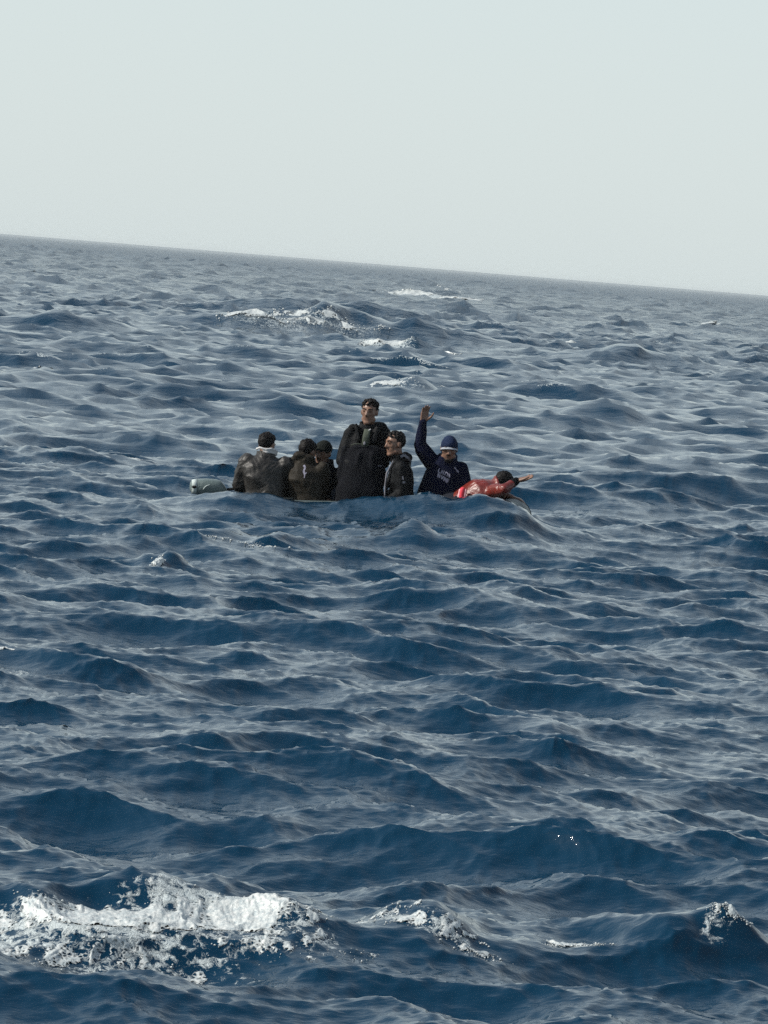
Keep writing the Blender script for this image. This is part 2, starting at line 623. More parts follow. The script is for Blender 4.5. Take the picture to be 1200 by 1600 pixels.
M = {
    'pvc': cloth_mat('grey_pvc', (0.060, 0.078, 0.080), 0.4, mottled=0.2, spec=0.4),
    'pvc_dark': cloth_mat('dark_rubber', (0.02, 0.024, 0.025), 0.5),
    'wood': cloth_mat('transom_board', (0.05, 0.055, 0.055), 0.6),
    'cowl': cloth_mat('motor_cowl_paint', (0.10, 0.13, 0.128), 0.35, mottled=0.12, spec=0.4),
    'cowl_light': cloth_mat('motor_pale_trim', (0.38, 0.43, 0.42), 0.4, mottled=0.1),
    'black': cloth_mat('black_plastic', (0.012, 0.013, 0.014), 0.5),
    'metal': cloth_mat('dull_metal', (0.25, 0.26, 0.27), 0.4),
    'quilt': cloth_mat('charcoal_quilted_nylon', (0.024, 0.0225, 0.021), 0.42, spec=0.22),
    'olive': cloth_mat('olive_brown_nylon', (0.019, 0.016, 0.012), 0.6, spec=0.1),
    'black_cloth': cloth_mat('black_cloth', (0.0045, 0.005, 0.007), 0.85),
    'black_nylon': cloth_mat('black_nylon', (0.0065, 0.007, 0.008), 0.6),
    'navy': cloth_mat('navy_fleece', (0.004, 0.0055, 0.017), 0.9),
    'navy_cap': cloth_mat('navy_cap_cloth', (0.012, 0.020, 0.048), 0.85),
    'beanie': cloth_mat('dark_knit', (0.010, 0.012, 0.011), 0.9),
    'maroon': cloth_mat('maroon_satin', (0.115, 0.014, 0.009), 0.36, mottled=0.3, spec=0.45),
    'red_trim': cloth_mat('bright_red_cloth', (0.55, 0.05, 0.07), 0.7),
    'pink_trim': cloth_mat('pale_pink_cloth', (0.6, 0.32, 0.34), 0.7),
    'brim': cloth_mat('sunlit_brim_tone', (0.26, 0.28, 0.31), 0.7, mottled=0.08),  # pale tone paints the sun falling on the cap brim
    'white': cloth_mat('white_cloth', (0.42, 0.42, 0.42), 0.8, mottled=0.08),
    'grey_cloth': cloth_mat('grey_cloth', (0.16, 0.16, 0.18), 0.8),
    'print': cloth_mat('pale_print', (0.26, 0.25, 0.31), 0.8, mottled=0.3),
    'shirt': cloth_mat('olive_shirt', (0.060, 0.070, 0.055), 0.8),
    'denim': cloth_mat('dark_trousers', (0.014, 0.016, 0.022), 0.85),
    'skin': skin_mat('skin', (0.17, 0.098, 0.070)),
    'skin2': skin_mat('skin_tan', (0.14, 0.082, 0.058)),
    'hair': cloth_mat('black_hair', (0.009, 0.008, 0.008), 0.5),
    'eye': cloth_mat('dark_eye', (0.02, 0.015, 0.012), 0.2),
    'shoe': cloth_mat('dark_shoe', (0.02, 0.02, 0.022), 0.6),
}

# ------------------------------------------------------------------ the dinghy
BY = BOAT_C[1]
BOAT_TILT = math.radians(-3.2)      # bow (to the right) a little up
def sweep(path, radii, n=20):
    rings = []
    m_ = len(path)
    for i, p in enumerate(path):
        d = (path[min(i + 1, m_ - 1)] - path[max(i - 1, 0)]).normalized()
        a = d.cross(V((0, 0, 1))).normalized()
        b = a.cross(d)
        rings.append([p + (a * math.cos(2 * math.pi * j / n) + b * math.sin(2 * math.pi * j / n)) * radii[i] for j in range(n)])
    L = Lump()
    L.rings(rings)
    return L.v, L.f

def bx(name, size, loc, mat, parent, bevel=0.01, rot=None):
    bm = bmesh.new()
    bmesh.ops.create_cube(bm, size=1)
    bmesh.ops.scale(bm, vec=size, verts=bm.verts)
    if bevel:
        bmesh.ops.bevel(bm, geom=bm.edges[:] + bm.verts[:], offset=bevel, segments=3, affect='EDGES', profile=0.6)
    if rot:
        bmesh.ops.rotate(bm, cent=(0, 0, 0), matrix=rot, verts=bm.verts)
    bmesh.ops.translate(bm, vec=loc, verts=bm.verts)
    me = bpy.data.meshes.new(name)
    bm.to_mesh(me)
    bm.free()
    return link_me(name, me, mat, parent, smooth=False)

def build_boat():
    root = empty('inflatable_dinghy', (0, 0, 0), 'low grey inflatable dinghy crowded with people, half hidden by a wave', 'dinghy')
    root['label'] = 'low grey inflatable dinghy carrying the people, half hidden behind a wave'
    hw, xs, xb = 0.44, -1.46, 0.62
    path = []
    for i in range(16):
        path.append(V((xs + (xb - xs) * i / 15, -hw, 0.10)))
    for i in range(1, 24):
        a = -math.pi / 2 + math.pi * i / 24
        c, s = math.cos(a), math.sin(a)
        path.append(V((xb + 0.66 * abs(c) ** 0.9, hw * s * 1.0, 0.10 + 0.05 * c * c)))
    for i in range(16):
        path.append(V((xb + (xs - xb) * i / 15, hw, 0.10)))
    n = len(path)
    rad = []
    for i in range(n):
        e = min(i, n - 1 - i)
        rad.append([0.03, 0.12, 0.165, 0.18][e] if e < 4 else 0.185)
    v, f = sweep(path, rad)
    tube = link_mesh('buoyancy_tube', v, f, M['pvc'], root)
    # rubbing strake along the outer side
    sp = []
    for i, p in enumerate(path[3:-3]):
        c = V((min(p.x, xb), 0, p.z))
        out = (V((p.x, p.y, 0)) - V((c.x, 0, 0))).normalized()
        sp.append(p + out * 0.183)
    v, f = sweep(sp, [0.018] * len(sp), 8)
    link_mesh('rubbing_strake', v, f, M['pvc_dark'], root)
    # seams round the tube
    for i in (8, 15, 20, 27, 34, 39, 47):
        d = (path[min(i + 1, n - 1)] - path[i - 1]).normalized()
        q = [path[i] - d * 0.02, path[i] + d * 0.02]
        v, f = sweep(q, [0.189, 0.189])
        link_mesh('seam_tape', v, f, M['pvc_dark'], root)
    # grab handles on the tube
    for x, s in ((-0.9, 1), (0.2, 1), (-0.9, -1), (0.2, -1)):
        L = Lump()
        pts = [V((x - 0.08, s * (hw + 0.06), 0.265)), V((x - 0.06, s * (hw + 0.075), 0.30)), V((x + 0.06, s * (hw + 0.075), 0.30)), V((x + 0.08, s * (hw + 0.06), 0.265))]
        L.chain([(p, 0.009) for p in pts])
        link_mesh('grab_handle', L.v, L.f, M['pvc_dark'], root)
    bx('floor', (2.15, 0.74, 0.04), (-0.36, 0, -0.03), M['pvc_dark'], root)
    bx('bow_floor', (0.5, 0.5, 0.035), (0.92, 0, -0.0), M['pvc_dark'], root)
    bx('transom', (0.05, 0.66, 0.36), (-1.36, 0, 0.10), M['wood'], root)
    for s in (-1, 1):
        L = Lump()
        L.cap((-0.2, s * (hw + 0.18), 0.14), 0.03, (-0.2, s * (hw + 0.2), 0.145), 0.028)
        link_mesh('valve', L.v, L.f, M['black'], root)
    root.location = (BOAT_C[0] + 0.02, BY, -0.055)
    root.rotation_euler = (0, BOAT_TILT, BOAT_ROT)
    return root

def build_motor():
    root = empty('outboard_motor', (0, 0, 0), 'grey outboard motor with rounded cowl at the stern of the dinghy', 'outboard motor')
    # cowl: long rounded box, sections along x
    L = Lump()
    secs = []
    for x, w, zt, zb in ((-0.19, 0.03, 0.075, 0.03), (-0.185, 0.07, 0.10, 0.0), (-0.165, 0.095, 0.125, -0.02), (-0.12, 0.108, 0.142, -0.03), (-0.03, 0.115, 0.150, -0.035),
                         (0.06, 0.112, 0.146, -0.035), (0.11, 0.10, 0.132, -0.035), (0.145, 0.08, 0.085, -0.03), (0.175, 0.06, 0.02, -0.03), (0.18, 0.04, 0.0, -0.02)):
        secs.append(((x, 0, (zt + zb) / 2), (0, w, 0), (0, 0, (zt - zb) / 2)))
    L.loft(secs, 28, 3.0)
    cowl = link_mesh('cowl', L.v, L.f, M['cowl'], root)
    L = Lump()
    L.loft([((-0.172, 0, 0.05), (0, 0.092, 0), (0, 0, 0.078)), ((-0.125, 0, 0.055), (0, 0.1095, 0), (0, 0, 0.089))], 28, 3.0)
    link_mesh('cowl_band', L.v, L.f, M['cowl_light'], cowl)
    L = Lump()
    L.ell((-0.148, -0.102, 0.055), (0.026, 0.012, 0.017))
    link_mesh('air_intake', L.v, L.f, M['black'], cowl)
    L = Lump()
    pts = [V((-0.06, -0.117, 0.035)), V((-0.05, -0.118, 0.055)), V((-0.03, -0.118, 0.075)), V((-0.005, -0.117, 0.085))]
    L.chain([(p, 0.0055) for p in pts])
    link_mesh('swoosh_mark', L.v, L.f, M['cowl_light'], cowl)
    L = Lump()
    L.loft([((-0.02, 0, -0.03), (0.10, 0, 0), (0, 0.08, 0)), ((0.0, 0, -0.10), (0.07, 0, 0), (0, 0.055, 0)), ((0.01, 0, -0.45), (0.05, 0, 0), (0, 0.03, 0)), ((0.01, 0, -0.60), (0.06, 0, 0), (0, 0.03, 0))], 16)
    link_mesh('drive_leg', L.v, L.f, M['cowl'], root)
    bx('clamp_bracket', (0.10, 0.16, 0.17), (0.125, 0, -0.07), M['metal'], root)
    L = Lump()
    L.chain([((0.12, 0.03, 0.02), 0.018), ((0.30, 0.04, 0.06), 0.015), ((0.42, 0.05, 0.07), 0.02)])
    link_mesh('tiller_handle', L.v, L.f, M['black'], root)
    L = Lump()
    L.cap((-0.03, 0, -0.56), 0.04, (-0.14, 0, -0.56), 0.02)
    hub = link_mesh('propeller_hub', L.v, L.f, M['metal'], root)
    for k in range(3):
        a = 2 * math.pi * k / 3
        L = Lump()
        L.ell((-0.11, 0.06 * math.cos(a), -0.56 + 0.06 * math.sin(a)), (0.012, 0.05, 0.035), Matrix.Rotation(a, 3, 'X'))
        link_mesh('propeller_blade', L.v, L.f, M['metal'], hub)
    root.location = (-1.695, BY - 0.12, 0.18)
    root.scale = (1.0, 1.0, 0.86)
    root.rotation_euler = (0, math.radians(-2), math.radians(4))
    return root

# ------------------------------------------------------------------ people
def frame(fwd, upv=(0, 0, 1)):
    f = V(fwd).normalized()
    r = f.cross(V(upv)).normalized()
    u = r.cross(f)
    return Matrix((r, f, u)).transposed()       # columns: right, forward, up

def hand(L, wrist, direc, palm_n, thumb_side, curl=0.25, spread=0.10, s=1.0):
    d = V(direc).normalized()
    n = V(palm_n)
    n = (n - d * n.dot(d)).normalized()
    side = d.cross(n).normalized() * thumb_side
    w = V(wrist)
    for k, (off, ln_, r) in enumerate(((0.030, 0.072, 0.0092), (0.010, 0.082, 0.0095), (-0.010, 0.076, 0.0090), (-0.029, 0.058, 0.0080))):
        base = w + d * 0.088 * s + side * off * s
        L.cap(w + side * off * 0.6 * s, 0.017 * s, base, 0.0125 * s)
        dd = (d + side * off * spread * 30).normalized()
        p = base
        ang = curl * (0.8 + 0.15 * k)
        rr = r * s
        for seg in (0.45, 0.32, 0.25):
            q = p + (dd * math.cos(ang) + n * math.sin(ang)) * ln_ * seg * s
            L.cap(p, rr, q, rr * 0.92)
            p, rr = q, rr * 0.92
            ang += curl
    tb = w + d * 0.025 * s + side * 0.026 * s + n * 0.008 * s
    t1 = tb + (d * 0.62 + side * 0.62 + n * 0.35).normalized() * 0.042 * s
    t2 = t1 + (d * 0.80 + side * 0.42 + n * 0.35).normalized() * 0.036 * s
    t3 = t2 + (d * 0.92 + side * 0.15 + n * 0.3).normalized() * 0.024 * s
    L.chain([(tb, 0.016 * s), (t1, 0.0125 * s), (t2, 0.0105 * s), (t3, 0.009 * s)])

def head_shape(L, c, R):
    def P(x, y, z):
        return V(c) + R @ V((x, y, z))
    L.ell(P(0, -0.012, 0.030), (0.074, 0.093, 0.088), R)
    L.ell(P(0, 0.030, -0.045), (0.057, 0.056, 0.066), R)
    L.ell(P(0, 0.045, 0.0), (0.062, 0.045, 0.055), R)
    L.cap(P(-0.014, 0.064, -0.098), 0.019, P(0.014, 0.064, -0.098), 0.019)
    L.cap(P(-0.05, 0.015, -0.065), 0.024, P(-0.02, 0.055, -0.092), 0.02)
    L.cap(P(0.05, 0.015, -0.065), 0.024, P(0.02, 0.055, -0.092), 0.02)
    L.cap(P(0, 0.086, 0.022), 0.009, P(0, 0.106, -0.022), 0.0125)
    L.cap(P(-0.012, 0.092, -0.026), 0.010, P(0.012, 0.092, -0.026), 0.010)
    L.cap(P(-0.040, 0.074, 0.030), 0.013, P(-0.012, 0.085, 0.030), 0.012)
    L.cap(P(0.040, 0.074, 0.030), 0.013, P(0.012, 0.085, 0.030), 0.012)
    L.cap(P(-0.042, 0.056, -0.014), 0.017, P(-0.046, 0.036, -0.020), 0.021)
    L.cap(P(0.042, 0.056, -0.014), 0.017, P(0.046, 0.036, -0.020), 0.021)
    L.cap(P(-0.020, 0.074, -0.054), 0.0085, P(0.020, 0.074, -0.054), 0.0085)
    L.cap(P(-0.016, 0.073, -0.066), 0.009, P(0.016, 0.073, -0.066), 0.009)
    for s in (-1, 1):
        L.ell(P(s * 0.076, -0.006, -0.004), (0.011, 0.020, 0.031), R)

def head_extras(root, c, R, hair='short', beard=False, seed=0, hat=None):
    def P(x, y, z):
        return V(c) + R @ V((x, y, z))
    for s in (-1, 1):
        L = Lump()
        L.ell(P(s * 0.031, 0.0805, 0.010), (0.010, 0.008, 0.006), R, 10)
        link_mesh('eye', L.v, L.f, M['eye'], root)
        L = Lump()
        L.chain([(P(s * 0.016, 0.096, 0.033), 0.005), (P(s * 0.034, 0.089, 0.038), 0.005), (P(s * 0.050, 0.074, 0.032), 0.004)])
        link_mesh('eyebrow', L.v, L.f, M['hair'], root)
    r = random.Random(seed)
    if hair != 'none':
        L = Lump()
        L.ell(P(0, -0.022, 0.036), (0.079, 0.090, 0.090), R)
        for k in range(420):
            th = r.uniform(0, 2 * math.pi)
            z = r.uniform(-0.55, 1)
            q = math.sqrt(1 - z * z)
            d = V((q * math.cos(th), q * math.sin(th), z))
            if d.y > 0.25 and d.z < 0.42:
                continue
            if d.z < 0.0 and abs(d.x) > 0.5 and d.y > -0.3:
                continue
            p = V((0, -0.012, 0.032)) + V((d.x * 0.074, d.y * 0.092, d.z * 0.088))
            ln_ = (0.007 if d.z < 0.3 else 0.013) * (1.0 if hair == 'short' else 1.5) * r.uniform(0.6, 1.3)
            t = d + V((r.uniform(-0.5, 0.5), r.uniform(-0.2, 0.6), r.uniform(-0.3, 0.3)))
            L.cap(P(*p), 0.011, P(*(p + t.normalized() * ln_)), 0.005, 7)
        L.melt('hair', 0.0062, 1, M['hair'], root)
    if beard:
        L = Lump()
        L.cap(P(-0.058, 0.012, -0.055), 0.017, P(-0.02, 0.062, -0.098), 0.02)
        L.cap(P(0.058, 0.012, -0.055), 0.017, P(0.02, 0.062, -0.098), 0.02)
        L.cap(P(-0.016, 0.068, -0.100), 0.02, P(0.016, 0.068, -0.100), 0.02)
        L.cap(P(-0.022, 0.086, -0.043), 0.006, P(0.022, 0.086, -0.043), 0.006)
        L.melt('beard', 0.007, 1, M['hair'], root)

def limbs(L, pts):
    L.chain([(V(p), r) for p, r in pts])

class Person:
    def __init__(s, label, loc, group='people in the dinghy'):
        s.root = empty('person', loc, label, 'person', group)

    def setup(s, pelvis, chest, neck, front, side_slope=0.0, head=None, head_fwd=None, head_up=(0, 0, 1),
              shL=None, shR=None, elL=None, elR=None, wrL=None, wrR=None, kneeL=None, kneeR=None, ankL=None, ankR=None,
              handL=None, handR=None):
        """L and R are the person's own left and right"""
        for k, v in dict(pelvis=pelvis, chest=chest, neck=neck, head=head, shL=shL, shR=shR, elL=elL, elR=elR, wrL=wrL, wrR=wrR,
                         kneeL=kneeL, kneeR=kneeR, ankL=ankL, ankR=ankR).items():
            setattr(s, k, V(v) if v is not None else None)
        s.front = V(front).normalized()
        s.left = V((0, 0, 1)).cross(s.front).normalized()
        s.R = frame(head_fwd, head_up)
        s.handL, s.handR = handL, handR
        return s

    def torso(s, L, grow, top=True):
        sp = (s.neck - s.pelvis)
        sec = []
        shv = (s.shL - s.shR)
        sw = shv.length / 2
        shd = shv.normalized()
        mid = (s.shL + s.shR) / 2
        fr = s.front
        waist = s.pelvis.lerp(s.chest, 0.5)
        lf = s.left
        sec.append((s.pelvis - sp.normalized() * 0.09, lf * (0.15 + grow), fr * (0.10 + grow)))
        sec.append((s.pelvis, lf * (0.165 + grow), fr * (0.115 + grow)))
        sec.append((waist, lf * (0.145 + grow), fr * (0.105 + grow)))
        sec.append((s.chest, shd * (0.155 + grow), fr * (0.115 + grow)))
        sec.append((mid.lerp(s.chest, 0.25), shd * (sw * 0.96 + grow * 0.7), fr * (0.10 + grow)))
        sec.append((mid.lerp(s.neck, 0.35), shd * (sw * 0.72 + grow * 0.6), fr * (0.075 + grow * 0.9)))
        sec.append((s.neck, shd * (0.062 + grow * 0.5), fr * (0.062 + grow * 0.5)))
        L.loft(sec)

    def body(s, mat, voxel=0.008):
        L = Lump()
        s.torso(L, -0.012)
        for sh, el, wr in ((s.shL, s.elL, s.wrL), (s.shR, s.elR, s.wrR)):
            limbs(L, [(sh, 0.050), (sh.lerp(el, 0.5), 0.046), (el, 0.037), (el.lerp(wr, 0.3), 0.039), (wr, 0.026)])
        for kn, an, sg in ((s.kneeL, s.ankL, 1), (s.kneeR, s.ankR, -1)):
            hip = s.pelvis + s.left * 0.09 * sg
            limbs(L, [(hip, 0.078), (kn, 0.05), (kn.lerp(an, 0.3), 0.05), (an, 0.034)])
        for wr, h, ts in ((s.wrL, s.handL, -1), (s.wrR, s.handR, 1)):
            d, n, curl = h
            hand(L, wr, d, n, ts, curl)
        head_shape(L, s.head, s.R)
        nb = s.head + s.R @ V((0, -0.018, -0.055))
        L.cap(s.neck + V((0, 0, -0.03)), 0.058, nb, 0.052)
        return L.melt('body', voxel, 2, mat, s.root)

    def jacket(s, name, mat, grow=0.02, arm=(0.078, 0.066, 0.050), collar=0.05, seed=0, wrinkle=0.006, wfreq=22, cuffs=True, extra=None, stop=0.97):
        L = Lump()
        s.torso(L, grow)
        for sh, el, wr in ((s.shL, s.elL, s.wrL), (s.shR, s.elR, s.wrR)):
            limbs(L, [(sh, arm[0]), (sh.lerp(el, 0.5), arm[0] * 0.95), (el, arm[1]), (el.lerp(wr, stop), arm[2])])
        if collar:
            nb = s.head + s.R @ V((0, -0.018, -0.055))
            d = (nb - s.neck).normalized()
            rr = []
            for k in range(14):
                a = 2 * math.pi * k / 14
                p = s.neck + (s.left * math.cos(a) * 0.078 + s.front * math.sin(a) * 0.075)
                lift = collar * (1.0 if math.sin(a) < 0.3 else 0.55)
                rr.append((p, p + d * lift))
            for (p, q) in rr:
                L.cap(p - d * 0.02, 0.026, q, 0.020)
        if extra:
            extra(L)
        return L.melt(name, 0.011, 3, mat, s.root, wrinkle, wfreq, seed)

    def trousers(s, mat, seed=3):
        L = Lump()
        L.ell(s.pelvis, (0.17, 0.15, 0.13))
        for kn, an, sg in ((s.kneeL, s.ankL, 1), (s.kneeR, s.ankR, -1)):
            hip = s.pelvis + s.left * 0.09 * sg
            limbs(L, [(hip, 0.095), (kn, 0.068), (kn.lerp(an, 0.9), 0.052)])
        L.melt('trousers', 0.020, 3, mat, s.root, 0.005, 20, seed)
        for kn, an in ((s.kneeL, s.ankL), (s.kneeR, s.ankR)):
            d = s.front.copy()
            L = Lump()
            L.cap(an - d * 0.03 - V((0, 0, 0.02)), 0.042, an + d * 0.15 - V((0, 0, 0.035)), 0.034)
            link_mesh('shoe', L.v, L.f, M['shoe'], s.root)

def decal(name, target, mat, parent, origin, xdir, ydir, ndir, strokes, lift=0.004, w=0.006):
    """flat print laid on a garment: bars given as ((x0, y0), (x1, y1), width) on the cloth's plane"""
    bm = bmesh.new()
    bm.from_mesh(target.data)
    bm.transform(target.matrix_world)
    bvh = BVHTree.FromBMesh(bm)
    bm.free()
    vs, fs = [], []
    xd, yd, nd = V(xdir).normalized(), V(ydir).normalized(), V(ndir).normalized()
    for (a, b, wd) in strokes:
        a, b = V((*a, 0)), V((*b, 0))
        d = (b - a).normalized()
        pp = V((-d.y, d.x, 0)) * wd / 2
        n = max(2, int((b - a).length / 0.012) + 1)
        base = len(vs)
        ok = True
        for i in range(n):
            c = a.lerp(b, i / (n - 1))
            for q in (c - pp, c + pp):
                o = V(origin) + xd * q.x + yd * q.y + nd * 0.4
                hit, nrm, _, _ = bvh.ray_cast(o, -nd, 0.9)
                if hit is None:
                    hit = o - nd * 0.4
                vs.append(hit + nd * lift)
        for i in range(n - 1):
            k = base + 2 * i
            fs.append((k, k + 1, k + 3, k + 2))
    o = link_mesh(name, vs, fs, mat, parent, smooth=False)
    return o

# ------------------------------------------------------------------ the people, from the motor to the bow
def down_hands(s=1.0):
    return ((0.1, 0.2, -1), (0, 1, 0), 0.35)

def person_collar_white():
    x, y = -1.17, BY - 0.12
    p = Person('person seen from behind in a charcoal quilted jacket with a white collar', (x, y, 0))
    p.setup(pelvis=(x + 0.02, y - 0.02, 0.10), chest=(x + 0.0, y - 0.03, 0.36), neck=(x - 0.01, y + 0.03, 0.585), front=(0.30, 1, 0),
            head=(x - 0.01, y + 0.085, 0.668), head_fwd=(0.55, 1, -0.28),
            shL=(x - 0.185, y + 0.0, 0.505), shR=(x + 0.185, y + 0.0, 0.50),
            elL=(x - 0.25, y + 0.05, 0.27), elR=(x + 0.25, y + 0.10, 0.25),
            wrL=(x - 0.16, y + 0.22, 0.16), wrR=(x + 0.12, y + 0.28, 0.18),
            kneeL=(x - 0.16, y + 0.38, 0.30), kneeR=(x + 0.16, y + 0.38, 0.30), ankL=(x - 0.14, y + 0.42, 0.03), ankR=(x + 0.14, y + 0.42, 0.03),
            handL=((0.3, 1, 0.1), (0.3, 0, -1), 0.5), handR=((-0.3, 1, 0), (0, 0, -1), 0.5))
    p.body(M['skin2'], 0.011)
    j = p.jacket('jacket', M['quilt'], grow=0.045, arm=(0.090, 0.080, 0.058), collar=0.03, seed=4, wrinkle=0.010, wfreq=26)
    L = Lump()
    rr_ = random.Random(3)
    for k in range(11):
        a = math.radians(135 + 225 * k / 10)
        w_ = 0.024 - 0.010 * k / 10
        c = p.neck + V((0.0, 0.005, 0.040 + rr_.uniform(-0.006, 0.006))) + p.left * math.cos(a) * 0.094 + p.front * math.sin(a) * 0.085 + V((0, 0, 0.020 * -math.sin(a)))
        if k:
            L.cap(prev, w_, c, w_ * 0.95)
            if k < 7:
                L.cap(prev + V((0, 0, -0.03)), w_ * 0.9, c + V((0, 0, -0.028)), w_ * 0.8)
        prev = c
    L.melt('hood_lining', 0.009, 2, M['white'], p.root, 0.006, 34, 2)
    p.trousers(M['denim'])
    head_extras(p.root, p.head, p.R, 'short', seed=1)
    return p

def person_hood_olive():
    x, y = -0.80, BY - 0.10
    p = Person('person seen from behind with bowed head in an olive brown jacket, hood down', (x, y, 0))
    p.setup(pelvis=(x + 0.06, y - 0.0, 0.10), chest=(x + 0.03, y - 0.03, 0.36), neck=(x + 0.0, y + 0.03, 0.565), front=(0.30, 1, 0),
            head=(x + 0.015, y + 0.11, 0.632), head_fwd=(0.75, 1, -0.45),
            shL=(x - 0.14, y + 0.0, 0.505), shR=(x + 0.17, y - 0.02, 0.485),
            elL=(x - 0.16, y + 0.12, 0.24), elR=(x + 0.20, y + 0.08, 0.24),
            wrL=(x - 0.06, y + 0.28, 0.16), wrR=(x + 0.16, y + 0.28, 0.18),
            kneeL=(x - 0.06, y + 0.38, 0.30), kneeR=(x + 0.20, y + 0.36, 0.30), ankL=(x - 0.06, y + 0.42, 0.03), ankR=(x + 0.2, y + 0.40, 0.03),
            handL=((0.3, 1, 0.1), (0.3, 0, -1), 0.5), handR=((-0.3, 1, 0), (0, 0, -1), 0.5))
    p.body(M['skin2'], 0.011)
    def hood(L):
        L.ell(p.neck + V((-0.06, -0.05, 0.03)), (0.075, 0.06, 0.05))
        L.ell(p.neck + V((0.03, -0.06, 0.02)), (0.08, 0.05, 0.045))
        L.cap(p.neck + V((-0.09, 0.02, 0.03)), 0.035, p.neck + V((-0.02, -0.07, 0.045)), 0.035)
    j = p.jacket('jacket', M['olive'], grow=0.03, arm=(0.085, 0.070, 0.052), collar=0.03, seed=8, wrinkle=0.008, wfreq=20, extra=hood)
    decal('back_print', j, M['print'], p.root, (x + 0.005, y, 0.46), (1, 0, 0), (0, 0, 1), (0, -1, 0),
          [((-0.01, 0.055), (0.005, 0.03), 0.020), ((0.005, 0.03), (-0.008, 0.0), 0.016), ((-0.008, 0.0), (0.006, -0.03), 0.020), ((0.022, -0.01), (0.012, -0.028), 0.010), ((0.006, -0.03), (0.004, -0.065), 0.010)])
    p.trousers(M['denim'])
    head_extras(p.root, p.head, p.R, 'short', seed=2)
    return p

def person_beanie():
    x, y = -0.615, BY + 0.20
    p = Person('person in a dark knit hat and black jacket facing out behind the bowed person', (x, y, 0))
    p.setup(pelvis=(x + 0.02, y + 0.06, 0.10), chest=(x + 0.02, y + 0.03, 0.33), neck=(x + 0.0, y + 0.0, 0.515), front=(-0.25, -1, 0),
            head=(x - 0.02, y - 0.03, 0.625), head_fwd=(-0.55, -1, -0.15),
            shL=(x + 0.17, y + 0.02, 0.44), shR=(x - 0.17, y + 0.02, 0.44),
            elL=(x + 0.20, y - 0.06, 0.22), elR=(x - 0.18, y - 0.08, 0.22),
            wrL=(x + 0.10, y - 0.22, 0.20), wrR=(x - 0.08, y - 0.22, 0.18),
            kneeL=(x + 0.15, y - 0.30, 0.26), kneeR=(x - 0.12, y - 0.32, 0.26), ankL=(x + 0.14, y - 0.32, 0.03), ankR=(x - 0.1, y - 0.34, 0.03),
            handL=((-0.2, -1, -0.2), (0, 0, -1), 0.5), handR=((0.2, -1, -0.2), (0, 0, -1), 0.5))
    p.body(M['skin2'], 0.011)
    p.jacket('jacket', M['black_cloth'], grow=0.022, collar=0.05, seed=12)
    p.trousers(M['denim'])
    R, c = p.R, p.head
    L = Lump()
    L.ell(c + R @ V((0, -0.014, 0.045)), (0.084, 0.100, 0.088), R)
    L.ell(c + R @ V((0, -0.006, 0.045)), (0.088, 0.103, 0.026), R)
    hat = L.melt('knit_hat', 0.008, 2, M['beanie'], p.root, 0.002, 60, 1)
    head_extras(p.root, p.head, p.R, 'none', beard=True, seed=3)
    return p

